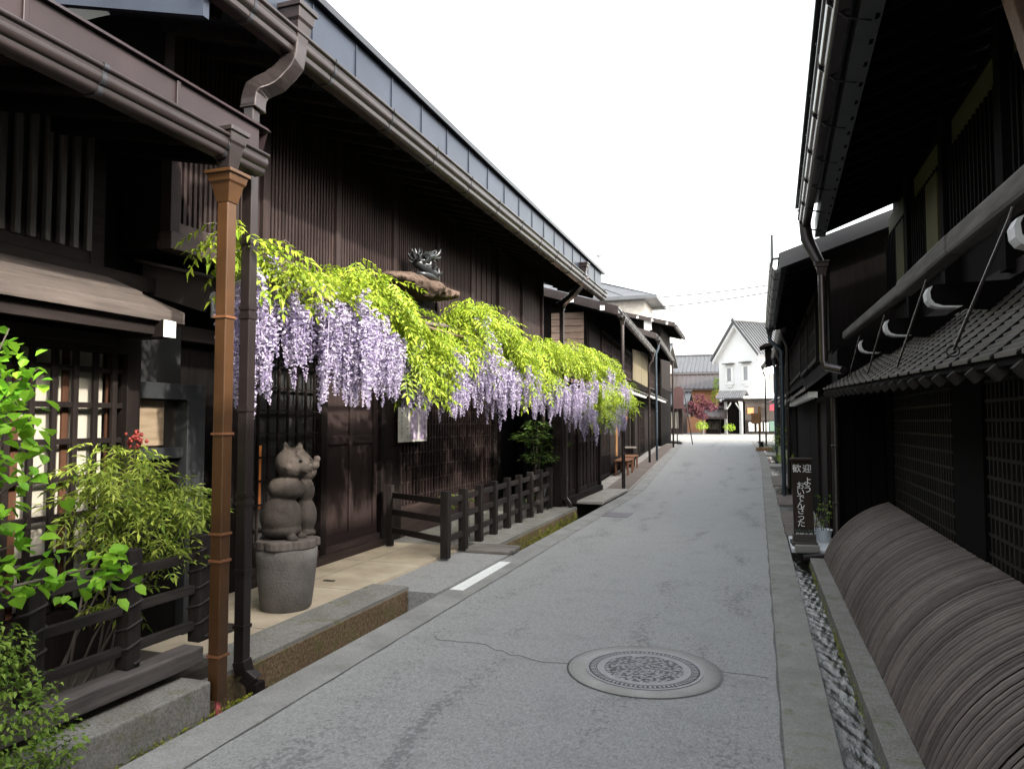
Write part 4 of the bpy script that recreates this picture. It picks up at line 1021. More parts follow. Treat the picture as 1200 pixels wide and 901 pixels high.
vine([(-3.55, 12, 2.8), (-3.3, 10, 2.45), (-3.3, 8, 2.4), (-3.35, 6, 2.45)], .02, .01)
m.build('trunk', BARK, wis)
m = MB()
for y in (4.5, 6.5, 8.6, 10.6, 12.6): m.tube([(XU+.05, y, 2.96), (-3.3, y, 2.72)], .018, 6)
m.tube([(-3.35, 4.3, 2.70), (-3.3, 13, 2.72)], .018, 6); m.tube([(-3.62, 4.3, 2.80), (-3.6, 13, 2.83)], .018, 6)
for y in (14.2, 15.8, 17.2): m.tube([(-3.7, y, 2.5), (-3.0, y, 2.42)], .018, 6)
m.tube([(-3.1, 13.6, 2.46), (-3.05, 17.6, 2.44)], .018, 6)
m.build('bamboo_support', wood('brown_bamboo', (.10, .075, .045), (.2, .15, .09), 'y', .6), wis)
# leaf masses: centre, radii, number of compound leaves
WL = [((-3.45, 4.05, 3.02), (.12, .14, .10), 8), ((-3.42, 4.28, 2.93), (.16, .18, .16), 18), ((-3.4, 4.55, 2.85), (.2, .22, .12), 20), ((-3.45, 4.95, 2.86), (.22, .25, .10), 16), ((-3.4, 5.25, 2.82), (.2, .2, .12), 12),
      ((-3.5, 5.75, 3.0), (.26, .35, .20), 46), ((-3.42, 6.2, 2.86), (.28, .35, .26), 60), ((-3.4, 6.7, 2.62), (.28, .35, .28), 60), ((-3.35, 6.55, 2.30), (.2, .22, .22), 26),
      ((-3.4, 7.2, 2.55), (.28, .35, .22), 50), ((-3.35, 7.0, 2.22), (.22, .25, .18), 26), ((-3.42, 7.8, 2.62), (.26, .3, .2), 34), ((-3.45, 8.35, 2.95), (.26, .35, .28), 56), ((-3.5, 8.8, 3.12), (.25, .35, .24), 46),
      ((-3.4, 8.5, 2.55), (.24, .3, .2), 28), ((-3.4, 9.4, 2.98), (.28, .4, .28), 60), ((-3.4, 9.9, 2.7), (.28, .4, .3), 60), ((-3.35, 9.9, 2.30), (.24, .3, .2), 34), ((-3.4, 10.6, 2.75), (.28, .4, .3), 56),
      ((-3.4, 11.4, 2.9), (.3, .5, .25), 60), ((-3.3, 12.3, 2.95), (.32, .5, .25), 60), ((-3.3, 11.2, 2.42), (.22, .4, .2), 30), ((-3.25, 13.2, 2.95), (.32, .5, .28), 60), ((-3.2, 14.2, 2.95), (.34, .5, .28), 60),
      ((-3.15, 15.2, 2.85), (.34, .5, .28), 50), ((-3.05, 14.2, 2.35), (.26, .5, .26), 44), ((-3.0, 15.3, 2.25), (.26, .5, .28), 40), ((-2.98, 16.4, 2.55), (.28, .5, .28), 36), ((-2.95, 14.0, 1.9), (.2, .35, .2), 24), ((-2.95, 17.2, 2.2), (.22, .35, .2), 14)]
TW = [compound_t(random.uniform(.22, .29), 5, .078, .034, random.uniform(.25, .6)) for _ in range(5)]
leaves('foliage', clump([(c, r) for c, r, k in WL], [int(k*2.0) for c, r, k in WL], TW, (-.1, 1.0), (.8, 1.2)), LEAF_W, wis)
# flower racemes
def raceme_t(L, n):
    V = []; F = []
    for k in range(n):
        t = (k/n)**.85; z = -L*t
        rr = .052*(1-t)**.7*min(1, .35+t*6)+.008
        a = random.uniform(0, 6.28); r = rr*random.uniform(.35, 1.0); s = .017*(1.1-.65*t)*random.uniform(.8, 1.2)
        c = np.array((r*math.cos(a), r*math.sin(a), z+random.uniform(-.008, .008)))
        for _ in range(2):
            d = RNG.normal(size=3); d /= np.linalg.norm(d); e = np.cross(d, RNG.normal(size=3)); e /= np.linalg.norm(e)
            o = len(V); V += [tuple(c-d*s), tuple(c+e*s*.7), tuple(c+d*s), tuple(c-e*s*.7)]; F.append((o, o+1, o+2, o+3))
    n_ = 8; o = len(V)
    for k in range(n_+1): V += [(-.003, 0, -L*k/n_), (.003, 0, -L*k/n_)]
    F += [(o+2*k, o+2*k+1, o+2*k+3, o+2*k+2) for k in range(n_)]
    return V, F
RT = []
for L, n in ((.42, 120), (.52, 140), (.62, 165), (.72, 185), (.85, 210), (.55, 150)):
    v, f = raceme_t(L, n); me = bpy.data.meshes.new('flower_raceme'); me.from_pydata(v, [], f); me.materials.append(PETAL); RT.append((L, me))
# rows: y from, y to, x centre, top height, length, count
ROWS = [(4.05, 4.5, -3.34, 2.66, .72, 12), (4.1, 4.3, -3.36, 2.5, .82, 5), (4.5, 4.95, -3.36, 2.66, .5, 13), (4.95, 5.35, -3.32, 2.72, .85, 14), (5.3, 5.85, -3.3, 2.72, .85, 22), (5.25, 5.6, -3.36, 2.5, .8, 8), (5.85, 6.15, -3.3, 2.5, .62, 8),
        (6.2, 6.6, -3.3, 2.37, .5, 9), (6.6, 7.0, -3.28, 2.32, .42, 8), (7.1, 7.6, -3.27, 2.37, .5, 12), (7.5, 8.0, -3.27, 2.42, .55, 14), (7.9, 8.5, -3.25, 2.62, .62, 14), (7.9, 8.4, -3.26, 2.37, .5, 12), (8.3, 8.9, -3.25, 2.75, .6, 12), (8.5, 9.2, -3.25, 2.42, .55, 14),
        (9.0, 9.8, -3.22, 2.32, .6, 18), (9.4, 9.9, -3.22, 2.5, .55, 8), (9.9, 10.6, -3.2, 2.22, .45, 14), (10.6, 11.4, -3.2, 2.29, .5, 16), (11.3, 12.2, -3.15, 2.2, .55, 18), (12.0, 12.8, -3.1, 2.35, .5, 12), (12.2, 13.3, -3.05, 2.1, .45, 14),
        (13.2, 14.2, -2.98, 1.85, .45, 16), (13.0, 14.0, -3.0, 2.55, .5, 12), (14.2, 15.2, -2.95, 1.85, .5, 18), (14.6, 15.8, -2.92, 2.6, .6, 16), (15.2, 16.4, -2.92, 2.1, .6, 18), (15.8, 17.4, -2.88, 2.45, .6, 16), (16.6, 17.5, -2.88, 1.95, .5, 8)]
allr = []
for y0, y1, xc, zt, L, k in ROWS:
    nb = max(2, int(k/4.2))
    for b in range(nb):                       # racemes hang in loose bunches of differing length
        yb = y0+(y1-y0)*(b+random.uniform(.1, .9))/nb; zb = zt+random.uniform(-.14, .12); Lb = L*random.uniform(.60, 1.02); xb = xc+random.uniform(-.12, .08)
        for i in range(random.randint(6, 10)):
            allr.append((max(4.06, yb+random.gauss(0, .095)), xb+random.gauss(0, .07), zb+random.gauss(0, .07), Lb*random.uniform(.7, 1.12)))
allr.sort(key=lambda r: r[0])
near = allr[:100]; rest = allr[100:]
inv = ORG[wis.name].inverted()
for y, x, z, L in near:
    Lt, me = min(RT, key=lambda t: abs(t[0]-L)+random.uniform(0, .08))
    o = bpy.data.objects.new('flower_raceme', me); COL.objects.link(o); o.parent = wis
    o.location = inv @ Vector((x, y, z)); s = L/Lt; o.scale = (random.uniform(.9, 1.25), random.uniform(.9, 1.25), s)
    o.rotation_euler = (random.uniform(-.07, .07), random.uniform(-.07, .07), random.uniform(0, 6.28)); ORG[o.name] = ORG[wis.name].copy()
parts = []
for y, x, z, L in rest:
    Lt, me = min(RT, key=lambda t: abs(t[0]-L)+random.uniform(0, .08)); v = np.array([p.co[:] for p in me.vertices]); a = random.uniform(0, 6.28)
    M = np.array([[math.cos(a), -math.sin(a), 0], [math.sin(a), math.cos(a), 0], [0, 0, L/Lt]])
    parts.append((v @ M.T+np.array((x, y, z)), [tuple(p.vertices) for p in me.polygons]))
fo = leaves('far_flower_racemes', joinvf(parts), PETAL, wis); fo['kind'] = 'stuff'
m = MB()
for p0, h_ in (((-3.9, 5.25, 3.05), .22), ((-3.85, 11.2, 3.2), .3), ((-3.88, 4.35, 3.1), .1)):
    p0 = Vector(p0); m.tube([p0+Vector((.02*math.sin(t*2), .14*math.sin(t*1.3), h_*t/1.6 if t < 1.9 else h_*(3.6-t)/1.5)) for t in np.linspace(0, 2.5, 10)], .004, 5)
m.build('tendril', BARK, wis)

# weathered timber ledge and roof-demon ornament above the wisteria
lg = MB()
for k in range(9):
    t = k/8; c = Vector((-3.76, 7.0+1.42*t, 3.28-.02*math.sin(t*5)))
    lg.ball(c+Vector((random.uniform(-.03, .03), 0, random.uniform(-.02, .03))), (.24*(.75+.25*math.sin(math.pi*t)), .17, .11*(.6+.5*math.sin(math.pi*min(1, t*1.1)))), 14, 10, .16)
lo = lg.build('timber_ledge', wood('rotten_timber', (.035, .022, .016), (.14, .10, .078), 'y', .85), None)
rm = lo.modifiers.new('r', 'REMESH'); rm.mode = 'VOXEL'; rm.voxel_size = .022; rm.use_smooth_shade = False
lo_me = bake(lo); lo.modifiers.clear(); lo.data = lo_me
tag(lo, 'rough weathered timber ledge jutting above the wisteria below the upper lattice', 'ledge')
og = MB()
base = Vector((-3.72, 7.80, 3.385))
og.ball(base+Vector((0, 0, .05)), (.11, .27, .06), 12, 8, .08)
sp_pts = [base+Vector((.04*math.sin(t*3), .22*math.cos(t*1.9+.4), .06+.125*t)) for t in np.linspace(0, 2.5, 22)]
og.tube(sp_pts, list(np.linspace(.085, .05, 22)), 8)
og.ball(base+Vector((.06, -.04, .36)), (.075, .11, .07), 12, 8, .08)
og.tube([base+Vector((.08, -.10, .35)), base+Vector((.10, -.20, .32))], [.06, .035], 8)
for k in range(60):
    p = sp_pts[random.randrange(0, 22)]; d = Vector((random.uniform(-.6, 1), random.uniform(-1, 1), random.uniform(-.2, .8))).normalized()
    q = p+d*.08; e = (d+Vector((random.uniform(-1, 1), random.uniform(-1, 1), random.uniform(-.3, 1)))*.8).normalized()
    og.tube([p, q, q+e*.06, q+e*.085+Vector((0, 0, .025))], [.03, .026, .018, .006], 6)
for s_ in (-1, 1): og.tube([base+Vector((.05+.03*s_, -.06, .41)), base+Vector((.05+.07*s_, .0, .46)), base+Vector((.03+.08*s_, .08, .45))], [.018, .012, .004], 5)
og.v = [(a, base.y+(b-base.y)*.92, base.z+(c-base.z)*.76) for a, b, c in og.v]
oo = og.build('roof_ornament', plain('dark_glazed_tile', (.03, .033, .036), .32, .2, .5, 20, .3), None); tag(oo, 'dark spiky dragon-like roof ornament standing on the timber ledge', 'ornament')

# ------------------------------------------------------------------ carved bears on the stone jar
cx, cy = -3.98, 5.52
p = MB().lathe([(.205, 0), (.218, .02), (.243, .22), (.262, .43), (.265, .525), (.24, .53)], (cx, cy, .061), 40)
pt = p.build('stone_jar', POT, None); tag(pt, 'tapered rough stone jar on the beige pavement carrying the carved bears', 'stone jar')
A_ = Vector((math.cos(.327), math.sin(.327), 0)); Bv = Vector((-math.sin(.327), math.cos(.327), 0))
def L3(a, b, z): return Vector((cx, cy, 0))+A_*a+Bv*b+Vector((0, 0, .665+(z-.785)*1.08))
poly = []
for k in range(40):
    t = 2*math.pi*k/40; r = .265+.018*math.sin(3*t+1)+.012*math.sin(7*t)+random.uniform(-.006, .006)
    if abs(((t-.15+math.pi) % (2*math.pi))-math.pi) < .16: r -= .04
    poly.append((cx+r*1.02*math.cos(t+.3), cy+r*math.sin(t+.3)))
sl = MB().prism(poly, 'z', .592, .668).build('wooden_slab', SLABW, None, bev=.012); tag(sl, 'wavy-edged grey wooden slab lying on the stone jar under the bears', 'wooden slab')
def bear(label, balls, cones):
    m = MB()
    for c, r in balls: m.ball(L3(*c), r, 24, 16)
    for a, b, r0 in cones: m.tube([L3(*a), L3(*b)], [r0, r0*.35], 12)
    o = m.build('bear_statue', STONE, None)
    rm = o.modifiers.new('r', 'REMESH'); rm.mode = 'VOXEL'; rm.voxel_size = .011; rm.use_smooth_shade = True
    sm = o.modifiers.new('s', 'SMOOTH'); sm.factor = .5; sm.iterations = 4
    me = bake(o); o.modifiers.clear(); o.data = me
    return tag(o, label, 'bear statue')
b1 = bear('large round carved bear sitting on the wooden slab, head turned to the street',
     [((-.05, -.02, .965), (.185, .18, .185)), ((-.045, -.02, .86), (.175, .17, .08)), ((.09, -.13, .80), (.05, .05, .03)), ((.125, .02, .80), (.05, .05, .03)),
      ((-.015, 0, 1.195), (.170, .155, .115)), ((.045, 0, 1.40), (.165, .16, .142)), ((.165, -.06, 1.365), (.075, .07, .055)), ((.225, -.085, 1.385), (.022, .028, .02)),
      ((.02, .17, 1.42), (.03, .03, .03)), ((.03, -.145, 1.38), (.04, .02, .03))],
     [((-.005, -.03, 1.50), (-.02, -.035, 1.575), .042), ((.085, .04, 1.50), (.09, .045, 1.575), .042)])
CARV = plain('dark_carved_lines', (.03, .025, .022), .8)
for a, b in ((.158, -.133), (.198, -.002)): MB().ball(L3(a, b, 1.434), (.017, .017, .014), 10, 8).build('eye', CARV, b1)
MB().tube([L3(.205, -.135, 1.335), L3(.232, -.09, 1.325), L3(.225, -.04, 1.335)], .006, 6).build('mouth', CARV, b1)
b2 = bear('smaller carved bear tucked behind the large one on the wooden slab',
     [((.10, .19, .95), (.11, .105, .17)), ((.11, .18, .81), (.10, .08, .035)), ((.09, .19, 1.16), (.10, .09, .12)), ((.10, .20, 1.33), (.105, .09, .10)), ((.215, .15, 1.43), (.034, .034, .032)), ((.18, .16, 1.38), (.06, .05, .05))],
     [((.09, .22, 1.40), (.08, .23, 1.45), .03)])

# ------------------------------------------------------------------ poster, planks, slabs, grates, manholes
def text_mesh(m, body, origin, ux, uz, size, depth=.003):
    c = bpy.data.curves.new('text', 'FONT'); c.body = body; c.size = size; c.extrude = 0; c.align_x = 'CENTER'; c.resolution_u = 3
    o = bpy.data.objects.new('text', c); COL.objects.link(o); bpy.context.view_layer.update()
    me = bake(o); n_ = Vector(ux).cross(Vector(uz)).normalized()
    o_ = Vector(origin)
    m.add([o_+Vector(ux)*v.co.x+Vector(uz)*v.co.y+n_*depth for v in me.vertices], [tuple(f.vertices) for f in me.polygons])
    bpy.data.objects.remove(o); bpy.data.curves.remove(c)
po = thing('poster', 'white paper poster with vertical writing and two photo panels on the lattice wall', 'poster', (-4.74, 9.5, 1.65))
m = MB(); m.box(-4.745, -4.738, 9.06, 9.98, 1.41, 1.90); m.build('sheet', plain('worn_white_paper', (.40, .385, .35), .8), po)
m = MB(); m.box(-4.737, -4.734, 9.42, 9.66, 1.44, 1.87); m.box(-4.737, -4.734, 9.72, 9.95, 1.44, 1.87)
m.build('photo_panel', plain('violet_photo_print', (.42, .36, .45), .5, 0, .8, 14, 0, .5, (.07, .045, .11)), po)
m = MB()
for i, ch in enumerate('飛騨高山まつり'): text_mesh(m, ch, (-4.737, 9.33, 1.83-i*.062), (0, 1, 0), (0, 0, 1), .062)
for i, ch in enumerate('春の古い町並み'): text_mesh(m, ch, (-4.737, 9.16, 1.80-i*.055), (0, 1, 0), (0, 0, 1), .05)
m.build('lettering', INNER, po)

def planks(label, x0, x1, y0, y1, z, n_, mat, cat='bridge boards', name='bridge_boards', tilt=0, group=None):
    t = thing(name, label, cat, ((x0+x1)/2, (y0+y1)/2, z), 0, group); d = (y1-y0)/n_
    for k in range(n_):
        MB().beam((x0+random.uniform(-.015, .015), y0+(k+.5)*d, z+.02+random.uniform(-.003, .003)), (x1+random.uniform(-.015, .015), y0+(k+.5)*d+tilt, z+.02+random.uniform(-.003, .003)), d-.012, .035).build('plank', mat, t, bev=.004)
    return t
planks('grey planks over the left gutter beside the first fence post', -3.62, -2.98, 8.68, 9.2, .03, 4, GWX)
m = MB(); m.box(-3.72, -2.99, 14.5, 15.9, .03, .09); m.box(-3.72, -2.99, 15.92, 17.5, .03, .085); o = m.build('stone_slab', PALEC, None, bev=.01); tag(o, 'pale stone slabs bridging the left gutter at the board gate', 'stone slab')
gt_ = thing('drain_grate', 'small square iron drain grate in the beige pavement near the brown downpipe', 'drain grate', (-4.0, 4.75, .06))
m = MB(); m.box(-4.22, -3.92, 4.62, 4.95, .0605, .064); m.build('frame', IRON, gt_)
m = MB()
for k in range(9): m.box(-4.20, -3.94, 4.64+k*.034, 4.655+k*.034, .064, .070)
m.build('bars', plain('rusty_bars', (.06, .045, .035), .7), gt_)
vc = MB().box(-4.28, -4.16, 6.55, 6.60, .0605, .066).build('valve_cover', IRON, None); tag(vc, 'tiny dark slot cover in the beige pavement beyond the bears', 'cover')
# moss in the left gutter
mv = [(leaf_t(.03, .012))]
N = 2600; P = np.stack([RNG.uniform(-3.30, -3.05, N)**1, RNG.uniform(9.25, 13.4, N), RNG.uniform(-.2, -.12, N)], 1); P[:, 2] += (P[:, 0] < -3.22)*RNG.uniform(0, .13, N)
v, f = scatter(*mv[0], rotm(N, (-1.4, -.3)), P, RNG.uniform(.7, 1.8, N)); o = raw('moss', v.tolist(), f, MOSS); o['kind'] = 'stuff'; o['label'] = 'yellow-green moss in the left gutter below the low fence'; o['category'] = 'moss'
N = 1200; P = np.stack([RNG.uniform(-3.075, -3.03, N), RNG.uniform(2.2, 3.9, N), RNG.uniform(-.02, .05, N)], 1); P[:, 2] -= .06
v, f = scatter(*leaf_t(.022, .01), rotm(N, (-1.4, -.3)), P, RNG.uniform(.6, 1.4, N)); o = raw('moss', v.tolist(), f, MOSS); o['kind'] = 'stuff'; o['label'] = 'dark moss line at the foot of the granite plinth'; o['category'] = 'moss'
N = 1500; P = np.stack([RNG.uniform(.560, .576, N), RNG.uniform(3.0, 9.8, N), RNG.uniform(-.10, -.015, N)], 1); keep = (np.sin(P[:, 1]*2.3)+np.sin(P[:, 1]*5.1+1)+RNG.normal(0, .6, N)) > -.2; P = P[keep]; N = len(P)
v, f = scatter(*leaf_t(.016, .008), rotm(N, (-1.4, -.3)), P, RNG.uniform(.6, 1.4, N)); o = raw('moss', v.tolist(), f, MOSS); o['kind'] = 'stuff'; o['label'] = 'moss growing on the inner stream wall below the slat guards'; o['category'] = 'moss'
# manhole
mh = thing('manhole_cover', 'large round cast manhole cover with leaf relief in the middle of the road', 'manhole cover', (-.77, 5.09, 0))
X0, Y0 = -.77, 5.09
MB().lathe([(.515, .0), (.515, .005), (.40, .006)], (X0, Y0, 0.0012), 64).build('concrete_collar', conc('worn_collar_concrete', (.26, .255, .245), (.42, .415, .40)), mh)
MB().lathe([(.528, .0015), (.528, .003), (.514, .003)], (X0, Y0, 0.001), 64, False).build('tar_seam', IRON, mh)
LIDM = plain('worn_cast_iron', (.28, .272, .28), .6, 0, .3, 14, .15, .3)
MB().lathe([(.398, .006), (.398, .0085), (.001, .0085)], (X0, Y0, 0.002), 64).build('lid', plain('dark_lid_ground', (.082, .079, .088), .7), mh)
m = MB()
def ringm(r0, r1, z):
    n_ = 64; vs_ = []
    for k in range(n_):
        t = 2*math.pi*k/n_; vs_ += [(X0+r0*math.cos(t), Y0+r0*math.sin(t), z), (X0+r1*math.cos(t), Y0+r1*math.sin(t), z)]
    m.add(vs_, [(2*k, 2*k+1, (2*k+3) % (2*n_), (2*k+2) % (2*n_)) for k in range(n_)])
ringm(.375, .398, .0118); ringm(.268, .318, .0118); ringm(.325, .331, .0118)
for k in range(72):
    t = 2*math.pi*k/72; c = Vector((X0+.352*math.cos(t), Y0+.352*math.sin(t), .0118)); e = Vector((math.cos(t), math.sin(t), 0)); q = Vector((-math.sin(t), math.cos(t), 0))
    m.add([c+e*.017+q*.010*(1 if k % 2 else .4), c-e*.017+q*.010, c-e*.017-q*.008, c+e*.006-q*.010], [(0, 1, 2, 3)])
random.seed(11); placed = []
for k in range(900):
    r = .262*math.sqrt(random.random()); t = random.uniform(0, 6.28); c = Vector((X0+r*math.cos(t), Y0+r*math.sin(t), .0118+.00001*(k % 40)))
    if any((c-d).length < .026 for d in placed): continue
    placed.append(c); a = random.uniform(0, 6.28); n_ = 7; L = random.uniform(.014, .023)
    pts = []
    for j in range(10):
        b = 2*math.pi*j/10; rr = L*(1.0 if j % 2 else .55)*random.uniform(.8, 1.1); pts.append((c.x+rr*math.cos(a+b)*1.2, c.y+rr*math.sin(a+b), c.z))
    m.add(pts, [tuple(range(10))])
m.box(X0+.19, X0+.24, Y0+.02, Y0+.032, .0121, .0135)
m.build('relief', LIDM, mh)
o = MB(); o.box(-2.68, -2.22, 12.95, 13.6, .0012, .0065); sm_ = o.build('utility_cover', plain('violet_grey_plate', (.16, .145, .16), .6), None); tag(sm_, 'flat rectangular utility cover in the road near the left edge, farther than the manhole', 'utility cover')

# ------------------------------------------------------------------ right-hand bridges, sign, pots
planks('brown plank bridge over the stream behind the welcome sign, nearest of the plank bridges', .36, .86, 11.25, 14.3, .03, 8, PENTW if False else wood('worn_plank_wood', (.13, .105, .09), (.27, .23, .20), 'x', .8))
planks('brown plank bridge over the stream beyond a dark gap, second from the welcome sign', .36, .84, 15.4, 17.4, .03, 6, MATS['worn_plank_wood'])
planks('brown plank bridge over the stream by the dark blue downpipe, third from the welcome sign', .34, .86, 19.2, 22.6, gz(21)+.03, 8, MATS['worn_plank_wood'])
m = MB(); m.box(.34, .9, 25.2, 26.6, gz(26)+.03, gz(26)+.10); m.box(.30, .9, 30.5, 33.2, gz(32)+.03, gz(32)+.10)
o = m.build('stone_slab', PALEC, None, bev=.01); tag(o, 'pale concrete slabs bridging the stream near the potted bushes', 'stone slab')
m = MB(); m.box(.38, .95, 10.0, 11.1, .03, .085); o = m.build('stone_slab', plain('pale_blue_white_slab', (.52, .53, .55), .8, 0, .2, 5, .2), None, bev=.01); tag(o, 'white slab bridging the stream under the wooden welcome sign', 'stone slab')
m = MB(); m.beam((.42, 9.93, .10), (.70, 9.97, .10), .10, .09); o = m.build('stone_block', KERBC, None, bev=.012); tag(o, 'small grey stone block at the stream mouth before the welcome sign', 'stone block')
m = MB()
m.box(.575, .64, 9.0, 9.8, -.30, .028)
sg = thing('welcome_sign', 'tall dark wooden welcome board with white Japanese writing standing on the white slab', 'sign', (.56, 10.35, .085), R(4))
SGW = wood('dark_sign_wood', (.030, .020, .015), (.065, .045, .035), 'z', .6)
lean = .06
def S(u, w_, d=0): return (u, d+w_*lean*.6, w_)   # local: u across, w_ up, board leans slightly back
m = MB(); m.add([S(-.135, .10, -.02), S(.115, .10, -.02), S(.10, 1.11, -.02), S(-.15, 1.11, -.02), S(-.135, .10, .02), S(.115, .10, .02), S(.10, 1.11, .02), S(-.15, 1.11, .02)], [(0, 1, 2, 3), (7, 6, 5, 4), (0, 4, 5, 1), (1, 5, 6, 2), (2, 6, 7, 3), (3, 7, 4, 0)])
m.build('board', SGW, sg, .006, local=True)
m = MB(); m.box(-.17, .14, -.16, .16, 0, .05); m.box(-.15, .13, -.06, .06, .05, .14); m.build('foot', wood('grey_sign_foot', (.06, .052, .047), (.12, .105, .095), 'x', .7), sg, .006, local=True)
MB().box(-.16, .11, -.05, .10, 1.105, 1.135).build('cap', SGW, sg, .004, local=True)
m = MB(); ux = (1, 0, 0); uz = Vector((0, lean*.6, 1)).normalized()
text_mesh(m, '歓', S(-.085, .955, -.0215), ux, uz, .115); text_mesh(m, '迎', S(.04, .955, -.0215), ux, uz, .115)
for i, ch in enumerate('よう'): text_mesh(m, ch, S(.045, .79-i*.10, -.0215), ux, uz, .115)
for i, ch in enumerate('おいでんさった'): text_mesh(m, ch, S(-.045, .735-i*.082, -.0215), ux, uz, .105)
text_mesh(m, '飛騨の家', S(-.01, .115, -.0215), ux, uz, .055)
m.build('lettering', WHITE, sg, local=True)
m = MB(); text_mesh(m, 'いらっしゃい', S(-.01, .175, -.0215), ux, uz, .038); m.build('green_lettering', plain('faded_green_paint', (.10, .28, .22), .6), sg, local=True)
def bowl(label, c, r, h, mat=BOWL, cat='flower pot'):
    t = thing('flower_pot', label, cat, c)
    MB().lathe([(r*.65, 0), (r*.8, h*.3), (r, h*.95), (r*1.06, h), (r*.92, h), (r*.86, h*.8)], c, 20).build('pot', mat, t)
    MB().lathe([(r*.87, h*.82), (.001, h*.83)], c, 16).build('soil', BLK, t)
    return t
bowl('pale blue-white bowl pot right behind the welcome sign', (.80, 10.75, .085), .13, .16)
TN = [compound_t(random.uniform(.14, .20), 4, .062, .021, random.uniform(.2, .6)) for _ in range(4)]
TL = [leaf_t(.05, .028), leaf_t(.06, .03, .3, -.3)]
def plant(name, label, cat, base, stems, cl, templ, mat, spread=.1, scale=(.8, 1.2), pitch=(-.3, .8), r=.006, group=None):
    t = thing(name, label, cat, base, 0, group)
    m = MB()
    for k in range(stems):
        c, rr, n_ = cl[k % len(cl)]; q = Vector(c); b0 = Vector(base)+Vector((random.uniform(-spread, spread), random.uniform(-spread, spread), 0))
        mid = b0.lerp(q, .5)+Vector((random.uniform(-.04, .04), random.uniform(-.04, .04), .03)); m.tube([b0, mid, q], [r, r*.8, r*.4], 6)
    m.build('stem', BARK, t)
    leaves('foliage', clump([(c, rr) for c, rr, n_ in cl], [n_ for _, _, n_ in cl], templ, pitch, scale), mat, t)
    return t
plant('potted_plant', 'loose flowering plant growing in the bowl pot behind the welcome sign', 'plant', (.80, 10.75, .21), 6, [((.80, 10.75, .45), (.13, .2, .16), 40), ((.85, 10.9, .62), (.12, .2, .14), 26)], [leaf_t(.06, .025)], LEAF_B)
bowl('pale grey pot of the round bright bush by the right-hand pole', (.78, 23.5, gz(23.5)+.03), .13, .2, PVC)
TF = [leaf_t(.07, .032), leaf_t(.085, .03, .3, -.2)]
plant('potted_plant', 'round bright green bush in a grey pot beside the right-hand downpipe', 'plant', (.78, 23.5, gz(23.5)+.2), 6, [((.78, 23.5, gz(23.5)+.48), (.26, .28, .24), 260)], TF, LEAF_Y)
plant('shrub', 'tall loose yellow-green shrub rising behind the round potted bush', 'plant', (.80, 26.0, gz(26)+.02), 7, [((.78, 26, .55+gz(26)), (.3, .4, .3), 90), ((.72, 26.2, .95+gz(26)), (.26, .3, .25), 80), ((.75, 26, 1.3+gz(26)), (.2, .25, .2), 50)], TF, LEAF_Y)
plant('shrub', 'small leafy shrub at the foot of the last right-hand house', 'plant', (.62, 33.5, gz(33)+.02), 5, [((.6, 33.5, gz(33)+.4), (.26, .4, .34), 120)], TF, LEAF_B)
plant('weed', 'little leafy weed between the dark wall and the third plank bridge', 'plant', (.86, 17.9, .03), 4, [((.84, 17.9, .28), (.12, .2, .2), 50)], TF, LEAF_B)
plant('weed', 'small leafy weed growing beside the blue downpipe above the second plank bridge', 'plant', (.9, 16.1, .03), 4, [((.88, 16.1, .42), (.1, .15, .16), 30)], TF, LEAF_B)
ws = thing('notice_stand', 'orange-brown wooden notice stand at the far right bend of the kerb', 'sign', (.12, 35.5, gz(35.5)))
z = gz(35.5)
MB().box(-.12, .62, 35.25, 35.75, z+.02, z+.16).build('base', OCH, ws, bev=.01)
MB().box(.02, .10, 35.46, 35.54, z+.16, z+.9).build('leg', IRON, ws); MB().box(.0, .13, 35.45, 35.55, z+.9, z+2.05).build('post', OCH, ws)
MB().box(-.30, .10, 35.40, 35.448, z+1.25, z+1.75).build('board', OCH, ws, bev=.01)

# bench of slats under the lit door of house C
def bench(label, loc, rz):
    t = thing('bench', label, 'bench', loc, rz, group='slatted benches before the lit door')
    m = MB()
    for k in range(7): m.box(-.21+k*.062, -.21+k*.062+.048, -.75, .75, .40, .44)
    m.build('seat', BEN, t, .003, local=True)
    for x in (-.17, .17):
        for y in (-.6, .6): MB().box(x-.03, x+.03, y-.03, y+.03, 0, .40).build('leg', BEN, t, .003, local=True)
    MB().box(-.03, .03, -.57, .57, .16, .21).build('stretcher', BEN, t, local=True)
    return t
bz = gz(22.5)+.05
b_1 = bench('nearer slatted brown bench on the pale pavement before the lit door', (-3.86, 22.0, gz(22)+.05), a3)
copy_tree(b_1, (-3.98, 23.7, gz(23.7)+.05), a3, 'farther slatted brown bench touching the end of the nearer one')
bx = thing('wooden_box', 'small dark wooden box with a pale lid behind the benches', 'box', (-4.15, 24.6, gz(24.6)+.05))
z = gz(24.6)+.05; MB().box(-4.38, -3.98, 24.4, 24.8, z, z+.62).build('body', DW, bx); MB().box(-4.42, -3.94, 24.36, 24.84, z+.62, z+.67).build('lid', GWX, bx)
for x, y, z0, z1, lb in ((-4.22, 22.6, .62, 2.25, 'longer orange wooden board hanging on the dark wall before the bench'), (-4.27, 23.9, 1.25, 2.2, 'shorter orange wooden board hanging on the dark wall before the bench')):
    o = MB().box(x-.02, x+.02, y, y+.14, z0, z1).build('name_board', OCH, None, bev=.004); tag(o, lb, 'sign')

